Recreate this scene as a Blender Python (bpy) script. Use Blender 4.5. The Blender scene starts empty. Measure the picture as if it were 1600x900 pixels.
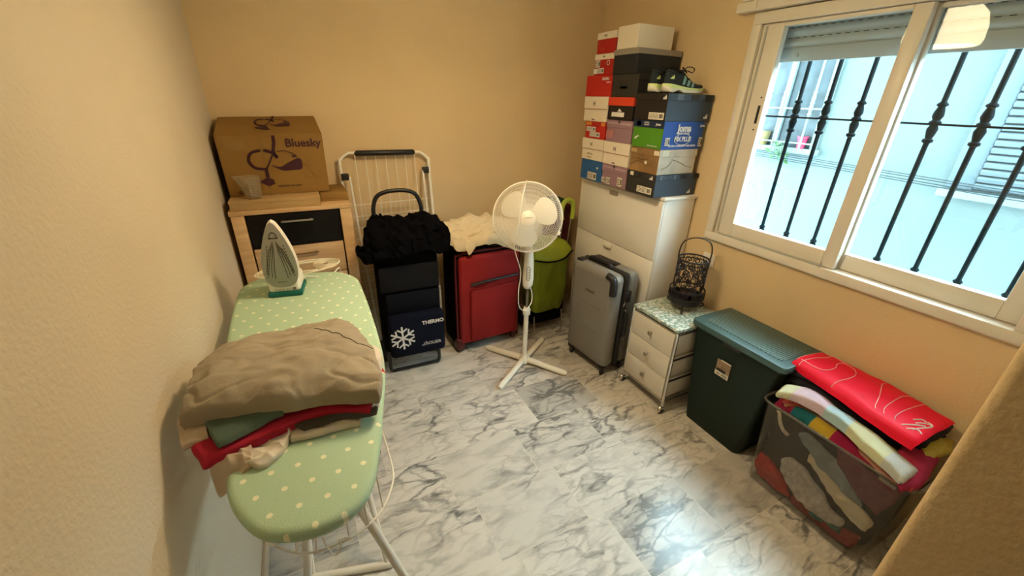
import bpy, bmesh, math, random
from mathutils import Vector, Matrix, noise
from math import sin, cos, pi, radians as R

random.seed(7)
SC = bpy.context.scene
COL = SC.collection

# ------------------------------------------------------------------ camera
pitch, yaw, roll = R(24.816), R(27.262), R(1.711)
fw = Vector((sin(yaw)*cos(pitch), cos(yaw)*cos(pitch), -sin(pitch)))
rt0 = Vector((cos(yaw), -sin(yaw), 0))
up0 = rt0.cross(fw)
rt = rt0*cos(roll) + up0*sin(roll)
up = -rt0*sin(roll) + up0*cos(roll)
cam_data = bpy.data.cameras.new('camera')
cam = bpy.data.objects.new('camera', cam_data)
COL.objects.link(cam)
cam.matrix_world = Matrix(((rt.x, up.x, -fw.x, 0), (rt.y, up.y, -fw.y, 0), (rt.z, up.z, -fw.z, 1.75), (0, 0, 0, 1)))
cam_data.sensor_width = 36
cam_data.lens = 36*639.7/1600
cam_data.clip_start = 0.02
SC.camera = cam

# ------------------------------------------------------------------ world and exposure
SC.view_settings.view_transform = 'Standard'
SC.view_settings.look = 'None'
SC.view_settings.gamma = 1
SC.view_settings.exposure = 0.2
SC.view_settings.use_curve_mapping = False
world = bpy.data.worlds.new('world'); SC.world = world
world.use_nodes = True
bg = world.node_tree.nodes['Background']
bg.inputs[0].default_value = (0.68, 0.92, 1.0, 1)
bg.inputs[1].default_value = 27.0
LAMP_STRENGTH = 60.0
SHADE_GLOW = 17.0
LAMP_COLOR = (1.0, 0.75, 0.45)

# ------------------------------------------------------------------ materials
def s2l(c):
    return tuple((v/12.92 if v <= .04045 else ((v+.055)/1.055)**2.4) for v in c)
def rgb(r, g, b):
    return s2l((r/255, g/255, b/255))
def mat(name, col, rough=.5, metal=0, var=0, vs=8, bump=0, bs=150, spec=.5, col2=None, trans=0, coat=0, detail=3, stretch=None, sheen=0, ior=1.45):
    m = bpy.data.materials.new(name); m.use_nodes = True
    nt = m.node_tree; N = nt.nodes; L = nt.links
    b = N['Principled BSDF']
    b.inputs['Base Color'].default_value = (*col, 1)
    b.inputs['Roughness'].default_value = rough
    b.inputs['Metallic'].default_value = metal
    b.inputs['Specular IOR Level'].default_value = spec
    b.inputs['Coat Weight'].default_value = coat
    b.inputs['IOR'].default_value = ior
    if sheen: b.inputs['Sheen Weight'].default_value = sheen
    if trans: b.inputs['Transmission Weight'].default_value = trans
    tc = N.new('ShaderNodeTexCoord')
    src = tc.outputs['Object']
    if stretch:
        mp = N.new('ShaderNodeMapping'); mp.inputs['Scale'].default_value = stretch
        L.new(src, mp.inputs['Vector']); src = mp.outputs['Vector']
    if var or col2:
        n = N.new('ShaderNodeTexNoise'); n.inputs['Scale'].default_value = vs; n.inputs['Detail'].default_value = detail
        L.new(src, n.inputs['Vector'])
        r = N.new('ShaderNodeValToRGB')
        if col2 is None:
            c1 = tuple(max(0, v*(1-var)) for v in col); c2 = tuple(min(1, v*(1+var)) for v in col)
        else: c1, c2 = col, col2
        r.color_ramp.elements[0].position = .35; r.color_ramp.elements[1].position = .65
        r.color_ramp.elements[0].color = (*c1, 1); r.color_ramp.elements[1].color = (*c2, 1)
        L.new(n.outputs['Fac'], r.inputs['Fac']); L.new(r.outputs['Color'], b.inputs['Base Color'])
    if bump:
        n2 = N.new('ShaderNodeTexNoise'); n2.inputs['Scale'].default_value = bs; n2.inputs['Detail'].default_value = 4
        L.new(src, n2.inputs['Vector'])
        bp = N.new('ShaderNodeBump'); bp.inputs['Strength'].default_value = bump; bp.inputs['Distance'].default_value = .004
        L.new(n2.outputs['Fac'], bp.inputs['Height']); L.new(bp.outputs['Normal'], b.inputs['Normal'])
    return m

WALL = mat('wall_paint', (.67, .51, .30), .75, var=.05, vs=1.5, bump=.55, bs=90, spec=.25)
WALL_DAYLIT = mat('daylit_wall_paint', (.645, .56, .43), .75, var=.04, vs=1.5, bump=.55, bs=90, spec=.25)  # left wall: same paint with the window daylight lightened into its colour
CEIL = mat('ceiling_paint', (.75, .68, .55), .9)
ALU = mat('cream_lacquered_aluminium', (.74, .69, .60), .35, var=.02)
ALUGREY = mat('grey_track', (.45, .45, .42), .4)
SHUT = mat('roller_shutter_slats', (.44, .46, .47), .5)
IRONBAR = mat('dark_iron_bar', (.004, .010, .013), .8, bump=.2, spec=.08)
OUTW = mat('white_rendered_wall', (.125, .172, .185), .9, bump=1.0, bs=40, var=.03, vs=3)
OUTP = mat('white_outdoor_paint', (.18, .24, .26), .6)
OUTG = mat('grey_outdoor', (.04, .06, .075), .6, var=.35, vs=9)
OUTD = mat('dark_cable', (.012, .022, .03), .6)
GREEN_LEAF = mat('leaf_green', (.05, .14, .04), .6)
POTRED = mat('magenta_pot', (.40, .02, .07), .5)
POTTAN = mat('straw_pot', (.22, .18, .08), .7)
WHITEP = mat('white_plastic', (.80, .77, .70), .4)
WHITEM = mat('white_enamel', (.82, .79, .70), .35)
CHROME = mat('chrome', (.75, .75, .74), .15, metal=1)
DKCHR = mat('dark_chrome', (.28, .27, .26), .25, metal=1)
BLACKP = mat('black_plastic', (.012, .012, .014), .4)
BLACKR = mat('black_rubber', (.015, .015, .015), .7)
BLACKF = mat('black_fabric', (.0035, .0035, .0045), 1, bump=.3, bs=300, spec=.05)
NAVYF = mat('navy_fabric', (.005, .007, .016), .9, bump=.4, bs=400, spec=.1)
PRINTW = mat('white_print', (.72, .72, .70), .6)
PAPER = mat('paper_label', (.70, .66, .55), .7)
OAK = mat('oak_veneer', (.52, .33, .16), .5, col2=(.62, .41, .21), vs=3, stretch=(2, 1, 14), bump=.08, bs=60)
OAKH = mat('oak_veneer_drawer', (.47, .31, .17), .5, col2=(.57, .39, .22), vs=3, stretch=(1.5, 1, 16))
BLKG = mat('black_gloss', (.003, .0025, .003), .35, spec=.25)
CARD = mat('brown_cardboard', (.25, .135, .028), .8, var=.08, vs=4, bump=.1)
CARD2 = mat('pale_cardboard', (.42, .27, .11), .8, var=.06, vs=4)
PURPLE = mat('dark_purple_print', (.045, .008, .02), .6)
TAPE = mat('brown_tape', (.27, .16, .05), .25)

def obj_coord_mix(m, build):
    pass

def floor_mat():
    m = bpy.data.materials.new('marble_tiles'); m.use_nodes = True
    nt = m.node_tree; N = nt.nodes; L = nt.links; b = N['Principled BSDF']
    def nd(t, **k):
        n = N.new(t)
        for a, v in k.items(): setattr(n, a, v)
        return n
    def math_(op, a, b_=None, c=None):
        n = nd('ShaderNodeMath', operation=op)
        for i, v in enumerate((a, b_, c)):
            if v is None: continue
            if isinstance(v, (int, float)): n.inputs[i].default_value = v
            else: L.new(v, n.inputs[i])
        return n.outputs[0]
    tc = nd('ShaderNodeTexCoord'); sep = nd('ShaderNodeSeparateXYZ'); L.new(tc.outputs['Object'], sep.inputs[0])
    TX, TY = .445, .325
    yy = math_('DIVIDE', math_('SUBTRACT', sep.outputs[1], .952), TY)
    row = math_('FLOOR', yy)
    # running bond with a drifting offset from row to row
    off = math_('MULTIPLY', math_('SINE', math_('MULTIPLY', row, 2.3)), .23)
    xx = math_('ADD', math_('DIVIDE', math_('SUBTRACT', sep.outputs[0], .485), TX), off)
    colm = math_('FLOOR', xx)
    fx = math_('FRACT', xx); fy = math_('FRACT', yy)
    cid = nd('ShaderNodeCombineXYZ'); L.new(row, cid.inputs[0]); L.new(colm, cid.inputs[1])
    wn = nd('ShaderNodeTexWhiteNoise', noise_dimensions='3D'); L.new(cid.outputs[0], wn.inputs['Vector'])
    # per-tile shifted marble coordinates
    sc = nd('ShaderNodeVectorMath', operation='SCALE'); L.new(wn.outputs['Color'], sc.inputs[0]); sc.inputs['Scale'].default_value = 30
    ad = nd('ShaderNodeVectorMath', operation='ADD'); L.new(tc.outputs['Object'], ad.inputs[0]); L.new(sc.outputs[0], ad.inputs[1])
    mp = nd('ShaderNodeMapping'); mp.inputs['Rotation'].default_value = (0, 0, R(-32)); mp.inputs['Scale'].default_value = (1.0, 2.6, 1)
    L.new(ad.outputs[0], mp.inputs['Vector'])
    # distortion
    nz = nd('ShaderNodeTexNoise'); nz.inputs['Scale'].default_value = 3.5; nz.inputs['Detail'].default_value = 5
    L.new(mp.outputs[0], nz.inputs['Vector'])
    sub = nd('ShaderNodeVectorMath', operation='SUBTRACT'); L.new(nz.outputs['Color'], sub.inputs[0]); sub.inputs[1].default_value = (.5, .5, .5)
    s2 = nd('ShaderNodeVectorMath', operation='SCALE'); L.new(sub.outputs[0], s2.inputs[0]); s2.inputs['Scale'].default_value = .42
    a2 = nd('ShaderNodeVectorMath', operation='ADD'); L.new(mp.outputs[0], a2.inputs[0]); L.new(s2.outputs[0], a2.inputs[1])
    def vein(scale, width, seed):
        v = nd('ShaderNodeTexVoronoi', feature='DISTANCE_TO_EDGE'); v.inputs['Scale'].default_value = scale
        a3 = nd('ShaderNodeVectorMath', operation='ADD'); L.new(a2.outputs[0], a3.inputs[0]); a3.inputs[1].default_value = (seed, seed, 0)
        L.new(a3.outputs[0], v.inputs['Vector'])
        mr = nd('ShaderNodeMapRange', interpolation_type='SMOOTHSTEP'); mr.inputs['From Min'].default_value = 0; mr.inputs['From Max'].default_value = width
        mr.inputs['To Min'].default_value = 1; mr.inputs['To Max'].default_value = 0
        L.new(v.outputs['Distance'], mr.inputs['Value']); return mr.outputs[0]
    v1 = vein(3.0, .085, 0); v2 = vein(7.0, .12, 4.3)
    msk = nd('ShaderNodeTexNoise'); msk.inputs['Scale'].default_value = 2.6; msk.inputs['Detail'].default_value = 3; L.new(ad.outputs[0], msk.inputs['Vector'])
    mk = nd('ShaderNodeMapRange'); mk.inputs['From Min'].default_value = .38; mk.inputs['From Max'].default_value = .66; L.new(msk.outputs['Fac'], mk.inputs['Value'])
    msk2 = nd('ShaderNodeTexNoise'); msk2.inputs['Scale'].default_value = 5; msk2.inputs['Detail'].default_value = 5; L.new(a2.outputs[0], msk2.inputs['Vector'])
    mk2 = nd('ShaderNodeMapRange'); mk2.inputs['From Min'].default_value = .48; mk2.inputs['From Max'].default_value = .72; L.new(msk2.outputs['Fac'], mk2.inputs['Value'])
    d1 = math_('MULTIPLY', math_('MULTIPLY', v1, mk.outputs[0]), .78)
    d2 = math_('MULTIPLY', math_('MULTIPLY', v2, mk.outputs[0]), .42)
    d3 = math_('MULTIPLY', mk2.outputs[0], .42)
    tot = math_('MINIMUM', math_('ADD', math_('ADD', d1, d2), d3), 1.0)
    tone = math_('MULTIPLY', math_('POWER', wn.outputs['Value'], 3.0), .45)
    mx = nd('ShaderNodeMix', data_type='RGBA'); mx.inputs[6].default_value = (.64, .61, .56, 1); mx.inputs[7].default_value = (.17, .17, .165, 1)
    L.new(math_('MINIMUM', math_('ADD', tot, tone), 1.0), mx.inputs[0])
    # grout
    ex = math_('MULTIPLY', math_('MINIMUM', fx, math_('SUBTRACT', 1.0, fx)), TX)
    ey = math_('MULTIPLY', math_('MINIMUM', fy, math_('SUBTRACT', 1.0, fy)), TY)
    g = math_('LESS_THAN', math_('MINIMUM', ex, ey), .0015)
    mx2 = nd('ShaderNodeMix', data_type='RGBA'); L.new(g, mx2.inputs[0]); L.new(mx.outputs[2], mx2.inputs[6]); mx2.inputs[7].default_value = (.62, .58, .50, 1)
    L.new(mx2.outputs[2], b.inputs['Base Color'])
    b.inputs['Roughness'].default_value = .22
    b.inputs['Specular IOR Level'].default_value = .55
    return m
FLOOR = floor_mat()

def glass_mat(name, tint=(1, 1, 1), refl=.08, alpha_rough=.0):
    m = bpy.data.materials.new(name); m.use_nodes = True
    nt = m.node_tree; N = nt.nodes; L = nt.links
    N.remove(N['Principled BSDF']); out = N['Material Output']
    t = N.new('ShaderNodeBsdfTransparent'); t.inputs[0].default_value = (*tint, 1)
    g = N.new('ShaderNodeBsdfGlossy'); g.inputs['Roughness'].default_value = alpha_rough
    fr = N.new('ShaderNodeLayerWeight'); fr.inputs['Blend'].default_value = .5
    pw = N.new('ShaderNodeMath'); pw.operation = 'POWER'; pw.inputs[1].default_value = 4.5; L.new(fr.outputs['Facing'], pw.inputs[0])
    ma = N.new('ShaderNodeMath'); ma.operation = 'MULTIPLY_ADD'; ma.inputs[1].default_value = .9; ma.inputs[2].default_value = .032; L.new(pw.outputs[0], ma.inputs[0])
    mx = N.new('ShaderNodeMixShader')
    L.new(ma.outputs[0], mx.inputs[0]); L.new(t.outputs[0], mx.inputs[1]); L.new(g.outputs[0], mx.inputs[2])
    L.new(mx.outputs[0], out.inputs[0])
    return m
GLASS = glass_mat('window_glass', (.93, .97, .98))

def clear_plastic(name, tint, milky, milkcol):
    m = bpy.data.materials.new(name); m.use_nodes = True
    nt = m.node_tree; N = nt.nodes; L = nt.links
    N.remove(N['Principled BSDF']); out = N['Material Output']
    t = N.new('ShaderNodeBsdfTransparent'); t.inputs[0].default_value = (*tint, 1)
    g = N.new('ShaderNodeBsdfGlossy'); g.inputs['Roughness'].default_value = .12
    d = N.new('ShaderNodeBsdfDiffuse'); d.inputs[0].default_value = (*milkcol, 1)
    m1 = N.new('ShaderNodeMixShader'); m1.inputs[0].default_value = milky
    L.new(t.outputs[0], m1.inputs[1]); L.new(d.outputs[0], m1.inputs[2])
    fr = N.new('ShaderNodeLayerWeight'); fr.inputs['Blend'].default_value = .5
    pw = N.new('ShaderNodeMath'); pw.operation = 'POWER'; pw.inputs[1].default_value = 4.5; L.new(fr.outputs['Facing'], pw.inputs[0])
    ma = N.new('ShaderNodeMath'); ma.operation = 'MULTIPLY_ADD'; ma.inputs[1].default_value = .9; ma.inputs[2].default_value = .02; L.new(pw.outputs[0], ma.inputs[0])
    m2 = N.new('ShaderNodeMixShader'); L.new(ma.outputs[0], m2.inputs[0]); L.new(m1.outputs[0], m2.inputs[1]); L.new(g.outputs[0], m2.inputs[2])
    L.new(m2.outputs[0], out.inputs[0])
    return m
TUB = clear_plastic('clear_tub_plastic', (.95, .955, .95), .025, (.5, .5, .48))
TUBRIM = clear_plastic('clear_tub_rim', (.85, .86, .84), .14, (.6, .6, .56))
JUG = clear_plastic('frosted_jug_plastic', (.93, .91, .84), .14, (.62, .57, .45))

def pattern_mat(name, fn, rough=.6, bump=0):
    """colour from a node function fn(N, L, sep) -> colour socket"""
    m = bpy.data.materials.new(name); m.use_nodes = True
    nt = m.node_tree; N = nt.nodes; L = nt.links; b = N['Principled BSDF']
    tc = N.new('ShaderNodeTexCoord'); sep = N.new('ShaderNodeSeparateXYZ'); L.new(tc.outputs['Object'], sep.inputs[0])
    def M(op, a, b_=None):
        n = N.new('ShaderNodeMath'); n.operation = op
        for i, v in enumerate((a, b_)):
            if v is None: continue
            if isinstance(v, (int, float)): n.inputs[i].default_value = v
            else: L.new(v, n.inputs[i])
        return n.outputs[0]
    def mix(f, c1, c2):
        n = N.new('ShaderNodeMix'); n.data_type = 'RGBA'
        L.new(f, n.inputs[0])
        for i, c in ((6, c1), (7, c2)):
            if isinstance(c, tuple): n.inputs[i].default_value = (*c, 1)
            else: L.new(c, n.inputs[i])
        return n.outputs[2]
    c, rsock = fn(N, L, sep, tc, M, mix)
    L.new(c, b.inputs['Base Color']); b.inputs['Roughness'].default_value = rough
    b.inputs['Specular IOR Level'].default_value = .3
    if bump:
        n2 = N.new('ShaderNodeTexNoise'); n2.inputs['Scale'].default_value = 300
        L.new(tc.outputs['Object'], n2.inputs['Vector'])
        bp = N.new('ShaderNodeBump'); bp.inputs['Strength'].default_value = bump; bp.inputs['Distance'].default_value = .003
        L.new(n2.outputs['Fac'], bp.inputs['Height']); L.new(bp.outputs['Normal'], b.inputs['Normal'])
    return m

def dots_fn(N, L, sep, tc, M, mix):
    # staggered dot lattice, 55 x 114 mm with a second row between
    def one(ox, oy):
        fx = M('SUBTRACT', M('FRACT', M('ADD', M('DIVIDE', M('SUBTRACT', sep.outputs[0], ox), .055), 20.5)), .5)
        fy = M('SUBTRACT', M('FRACT', M('ADD', M('DIVIDE', M('SUBTRACT', sep.outputs[1], oy), .1165), 20.5)), .5)
        dx = M('MULTIPLY', fx, .055); dy = M('MULTIPLY', fy, .1165)
        return M('LESS_THAN', M('ADD', M('MULTIPLY', dx, dx), M('MULTIPLY', dy, dy)), .0063**2)
    f = M("MAXIMUM", one(-.088, -.534), one(-.1155, -.5925))
    return mix(f, (.43, .60, .43), (.80, .82, .62)), None
DOTS = pattern_mat('green_dotted_cotton', dots_fn, .9, .3)

def lid_fn(N, L, sep, tc, M, mix):
    def fr(s, p, o):
        return M('SUBTRACT', M('FRACT', M('ADD', M('DIVIDE', s, p), o)), .5)
    row = M('FLOOR', M('DIVIDE', sep.outputs[1], .011))
    odd = M('MULTIPLY', M('FRACT', M('MULTIPLY', row, .5)), .012)
    fx = M('MULTIPLY', fr(M('ADD', sep.outputs[0], odd), .012, 20), .012)
    fy = M('MULTIPLY', fr(sep.outputs[1], .011, 0), .011)
    a = M('LESS_THAN', M('ABSOLUTE', fx), .0042); b_ = M('LESS_THAN', M('ABSOLUTE', fy), .0028)
    return mix(M('MULTIPLY', a, b_), (.14, .24, .24), (.008, .014, .014)), None
LIDPAT = pattern_mat('perforated_petrol_plastic', lid_fn, .45)  # panel colour lightened to carry the window's cool reflection
PETROL = mat('petrol_plastic', (.010, .020, .016), .5, bump=.15, bs=200, spec=.25)
PETLID = mat('petrol_plastic_lid', (.055, .115, .12), .35)

def marbletop_fn(N, L, sep, tc, M, mix):
    v = N.new('ShaderNodeTexVoronoi'); v.inputs['Scale'].default_value = 55
    L.new(tc.outputs['Object'], v.inputs['Vector'])
    f = M('GREATER_THAN', v.outputs['Distance'], .52)
    g = N.new('ShaderNodeTexNoise'); g.inputs['Scale'].default_value = 40; L.new(tc.outputs['Object'], g.inputs['Vector'])
    f2 = M('GREATER_THAN', g.outputs['Fac'], .52)
    return mix(f, mix(f2, (.66, .68, .62), (.42, .50, .44)), (.25, .33, .27)), None
TOPPAT = pattern_mat('pale_green_leaf_pattern', marbletop_fn, .3)

def patch_mat(name, cols, sx, sy, rough=.95):
    """knitted patchwork: squares picked from cols, with fine rib"""
    def fn(N, L, sep, tc, M, mix):
        ix = M('FLOOR', M('DIVIDE', sep.outputs[0], sx)); iy = M('FLOOR', M('DIVIDE', sep.outputs[1], sy))
        h = M('FRACT', M('ADD', M('MULTIPLY', ix, .37), M('MULTIPLY', iy, .2137)))
        r = N.new('ShaderNodeValToRGB'); r.color_ramp.interpolation = 'CONSTANT'
        e = r.color_ramp.elements
        while len(e) < len(cols): e.new(.5)
        for i, c in enumerate(cols):
            e[i].position = i/len(cols); e[i].color = (*c, 1)
        L.new(h, r.inputs['Fac'])
        w = M('MULTIPLY', M('ADD', M('SINE', M('MULTIPLY', M('ADD', sep.outputs[1], M('MULTIPLY', sep.outputs[0], .5)), 1400.0)), 1.0), .12)
        return mix(w, r.outputs['Color'], (.02, .02, .02)), None
    return pattern_mat(name, fn, rough, .5)

# ------------------------------------------------------------------ mesh helpers
def bm_new(): return bmesh.new()
def obj(name, bm, m, parent=None, smooth=35, loc=None):
    me = bpy.data.meshes.new(name)
    bmesh.ops.recalc_face_normals(bm, faces=bm.faces)
    bm.to_mesh(me); bm.free()
    ms = m if isinstance(m, (list, tuple)) else [m]
    for x in ms: me.materials.append(x)
    if smooth:
        for p in me.polygons: p.use_smooth = True
        me.set_sharp_from_angle(angle=R(smooth))
    o = bpy.data.objects.new(name, me); COL.objects.link(o)
    if parent is not None: o.parent = parent
    if loc is not None: o.location = loc
    return o
def thing(name, label, cat, loc=(0, 0, 0), rz=0, group=None):
    o = bpy.data.objects.new(name, None); COL.objects.link(o)
    o.empty_display_size = .05
    o.location = loc; o.rotation_euler = (0, 0, rz)
    o['label'] = label; o['category'] = cat
    if group: o['group'] = group
    return o
def tag(o, label, cat, group=None):
    o['label'] = label; o['category'] = cat
    if group: o['group'] = group
    return o
def struct(name, bm, m, smooth=0):
    o = obj(name, bm, m, smooth=smooth); o['kind'] = 'structure'; return o
def merge(bm, src, M=None, mi=0):
    if M is not None: bmesh.ops.transform(src, matrix=M, verts=src.verts)
    mp = {v: bm.verts.new(v.co) for v in src.verts}
    for f in src.faces:
        try:
            nf = bm.faces.new([mp[v] for v in f.verts]); nf.material_index = mi if mi else f.material_index
        except ValueError: pass
    src.free()
def box(bm, x0, x1, y0, y1, z0, z1, r=0, seg=2, M=None, mi=0):
    b = bmesh.new(); bmesh.ops.create_cube(b, size=1)
    for v in b.verts: v.co = Vector(((x0+x1)/2+v.co.x*(x1-x0), (y0+y1)/2+v.co.y*(y1-y0), (z0+z1)/2+v.co.z*(z1-z0)))
    if r: bmesh.ops.bevel(b, geom=b.edges[:], offset=r, segments=seg, profile=.5, affect='EDGES')
    merge(bm, b, M, mi); return bm
def catmull(pts, n=8, closed=False):
    P = [Vector(p) for p in pts]; out = []; k = len(P)
    rng = range(k) if closed else range(k-1)
    for i in rng:
        if closed: a, b, c, d = P[(i-1) % k], P[i], P[(i+1) % k], P[(i+2) % k]
        else: a, b, c, d = P[max(i-1, 0)], P[i], P[i+1], P[min(i+2, k-1)]
        for j in range(n):
            t = j/n
            out.append(.5*((2*b)+(c-a)*t+(2*a-5*b+4*c-d)*t*t+(3*b-a-3*c+d)*t**3))
    if not closed: out.append(P[-1].copy())
    return out
def tube(bm, pts, r, seg=8, closed=False, mi=0, flat=1.0):
    P = [Vector(p) for p in pts]; k = len(P)
    rad = r if isinstance(r, (list, tuple)) else [r]*k
    T = []
    for i in range(k):
        if closed: t = P[(i+1) % k]-P[i-1]
        else: t = P[min(i+1, k-1)]-P[max(i-1, 0)]
        T.append(t.normalized() if t.length > 1e-9 else Vector((0, 0, 1)))
    n = T[0].orthogonal().normalized(); rings = []
    for i in range(k):
        n = (n-T[i]*n.dot(T[i]))
        n = n.normalized() if n.length > 1e-6 else T[i].orthogonal().normalized()
        b = T[i].cross(n)
        rings.append([bm.verts.new(P[i]+(n*cos(2*pi*j/seg)+b*sin(2*pi*j/seg)*flat)*rad[i]) for j in range(seg)])
    m = k if closed else k-1
    for i in range(m):
        A, B = rings[i], rings[(i+1) % k]
        for j in range(seg):
            f = bm.faces.new((A[j], A[(j+1) % seg], B[(j+1) % seg], B[j])); f.material_index = mi
    if not closed:
        for rg in (rings[0][::-1], rings[-1]):
            f = bm.faces.new(rg); f.material_index = mi
    return bm
def lathe(bm, prof, seg=24, M=None, mi=0, sy=1.0, cap=True):
    b = bmesh.new(); rings = []
    for r, z in prof:
        if r < 1e-5: rings.append([b.verts.new((0, 0, z))])
        else: rings.append([b.verts.new((r*cos(2*pi*j/seg), r*sy*sin(2*pi*j/seg), z)) for j in range(seg)])
    for A, B in zip(rings, rings[1:]):
        for j in range(seg):
            k = (j+1) % seg
            if len(A) == 1 and len(B) == 1: continue
            if len(A) == 1: b.faces.new((A[0], B[k], B[j]))
            elif len(B) == 1: b.faces.new((A[j], A[k], B[0]))
            else: b.faces.new((A[j], A[k], B[k], B[j]))
    for rg in (rings[0], rings[-1]):
        if len(rg) > 2 and cap: b.faces.new(rg)
    for f in b.faces: f.material_index = mi
    merge(bm, b, M, mi); return bm
def prism(bm, poly, d, M=None, mi=0, bevel=0, seg=2):
    b = bmesh.new()
    lo = [b.verts.new((p[0], p[1], 0)) for p in poly]; hi = [b.verts.new((p[0], p[1], d)) for p in poly]
    b.faces.new(lo[::-1]); b.faces.new(hi); k = len(poly)
    for i in range(k): b.faces.new((lo[i], lo[(i+1) % k], hi[(i+1) % k], hi[i]))
    if bevel:
        eds = [e for e in b.edges if abs(e.verts[0].co.z-e.verts[1].co.z) < 1e-6]
        bmesh.ops.bevel(b, geom=eds, offset=bevel, segments=seg, profile=.5, affect='EDGES')
    merge(bm, b, M, mi); return bm
def ring(bm, c, ax, r, tr, seg=24, ts=6, mi=0):
    ax = Vector(ax).normalized(); u = ax.orthogonal().normalized(); v = ax.cross(u); c = Vector(c)
    return tube(bm, [c+(u*cos(2*pi*i/seg)+v*sin(2*pi*i/seg))*r for i in range(seg)], tr, ts, True, mi)
def frame(o, right, up_):
    r = Vector(right).normalized(); u = Vector(up_).normalized(); n = r.cross(u)
    return Matrix(((r.x, u.x, n.x, o[0]), (r.y, u.y, n.y, o[1]), (r.z, u.z, n.z, o[2]), (0, 0, 0, 1)))
def resample(pts, n):
    P = catmull(pts, 10); d = [0]
    for a, b in zip(P, P[1:]): d.append(d[-1]+(b-a).length)
    out = []; j = 0
    for i in range(n):
        s = d[-1]*i/(n-1)
        while j < len(d)-2 and d[j+1] < s: j += 1
        t = (s-d[j])/max(d[j+1]-d[j], 1e-9); out.append(P[j].lerp(P[j+1], min(t, 1)))
    return out
def slab(bm, rows, th, nu=44, nv=30, wr=.004, ws=9, seed=0, edge=2, mi=0, fold=0, fd=(1, 0, 0), fs=30, updir=(0, 0, 1), er=.004, rid=0, rs=5):
    """closed piece of cloth lofted through the rows (top surface), th thick, with soft wrinkles and folds"""
    U = Vector(updir); fd = Vector(fd)
    rr = [resample(r, nu) for r in rows]
    colsn = [resample([r[i] for r in rr], nv) for i in range(nu)]
    top = []; bot = []
    for i in range(nu):
        ct = []; cb = []
        for j in range(nv):
            p = colsn[i][j]
            q9 = p*13+Vector((seed*2.3, 0, 0)); p = p+(Vector((noise.noise(q9), noise.noise(q9+Vector((31, 0, 0))), noise.noise(q9+Vector((0, 57, 0)))))+.5*Vector((noise.noise(q9*2.7), noise.noise(q9*2.7+Vector((31, 0, 0))), 0)))*er
            d = min(i, nu-1-i, j, nv-1-j)/edge
            e = 1 if d >= 1 else math.sqrt(max(0, 1-(1-d)**2))
            w = noise.noise(p*ws+Vector((seed*3.1, seed*1.7, 0)))*wr + noise.noise(p*ws*2.7+Vector((seed, 0, 5)))*wr*.4
            if rid:
                q8 = Vector((p.x*rs*.8+seed, p.y*rs*1.6, p.z*rs)); w += rid*((1-abs(noise.noise(q8))*2.2)**3*.8-(max(0, 1-abs(noise.noise(q8*2.1+Vector((7, 3, 0))))*5))*.5)
            if fold: w += fold*(1-abs(sin(p.dot(fd)*fs+noise.noise(p*4+Vector((seed, 0, 0)))*4)))*(.5+noise.noise(p*5)*.8)
            mid = p-U*(th/2)
            if d <= 0: v = bm.verts.new(mid+U*w*.5); ct.append(v); cb.append(v)
            else:
                ct.append(bm.verts.new(mid+U*(th/2*e+w))); cb.append(bm.verts.new(mid-U*(th/2*e)))
        top.append(ct); bot.append(cb)
    for i in range(nu-1):
        for j in range(nv-1):
            for g, rev in ((top, 0), (bot, 1)):
                q = [g[i][j], g[i+1][j], g[i+1][j+1], g[i][j+1]]
                q2 = []
                for v in q:
                    if v not in q2: q2.append(v)
                if len(q2) > 2:
                    f = bm.faces.new(q2[::-1] if rev else q2); f.material_index = mi
    return bm
def text_mesh(s, size, depth=.0006, align='CENTER', bold=0, shear=0, space=1):
    c = bpy.data.curves.new('lettering', 'FONT'); c.body = s; c.size = size; c.extrude = depth; c.align_x = align; c.align_y = 'CENTER'
    c.offset = bold; c.shear = shear; c.resolution_u = 3; c.space_character = space
    o = bpy.data.objects.new('lettering', c); COL.objects.link(o)
    dg = bpy.context.evaluated_depsgraph_get(); dg.update()
    me = bpy.data.meshes.new_from_object(o.evaluated_get(dg))
    b = bmesh.new(); b.from_mesh(me)
    bpy.data.objects.remove(o); bpy.data.curves.remove(c); bpy.data.meshes.remove(me)
    return b
def text(name, s, size, m, parent, M, **k):
    bm = bmesh.new(); merge(bm, text_mesh(s, size, **k), M); return obj(name, bm, m, parent, smooth=0)
def text_into(bm, s, size, M, **k): merge(bm, text_mesh(s, size, **k), M)
def T(x, y=0, z=0): return Matrix.Translation((x, y, z))
def rrect(w, h, r, n=5):
    out = []
    for cx, cy, a0 in ((w/2-r, h/2-r, 0), (-w/2+r, h/2-r, pi/2), (-w/2+r, -h/2+r, pi), (w/2-r, -h/2+r, 3*pi/2)):
        for i in range(n+1):
            a = a0+pi/2*i/n; out.append((cx+r*cos(a), cy+r*sin(a)))
    return out

# ================================================================== SETTING
WX, LX, BY, FY, CZ = 2.2, -.39, 2.915, .08, 2.52
bm = bm_new(); box(bm, -1.2, 2.5, -2.2, 3.2, -.1, 0); struct('floor', bm, FLOOR)
bm = bm_new(); box(bm, -1.2, 2.33, -2.2, 3.2, CZ, CZ+.15); struct('ceiling', bm, CEIL)
bm = bm_new(); box(bm, LX-.2, WX+.13, BY, BY+.2, 0, CZ); struct('wall_back', bm, WALL)
bm = bm_new(); box(bm, LX-.2, LX, -2.2, BY, 0, CZ); struct('wall_left', bm, WALL_DAYLIT)
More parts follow.
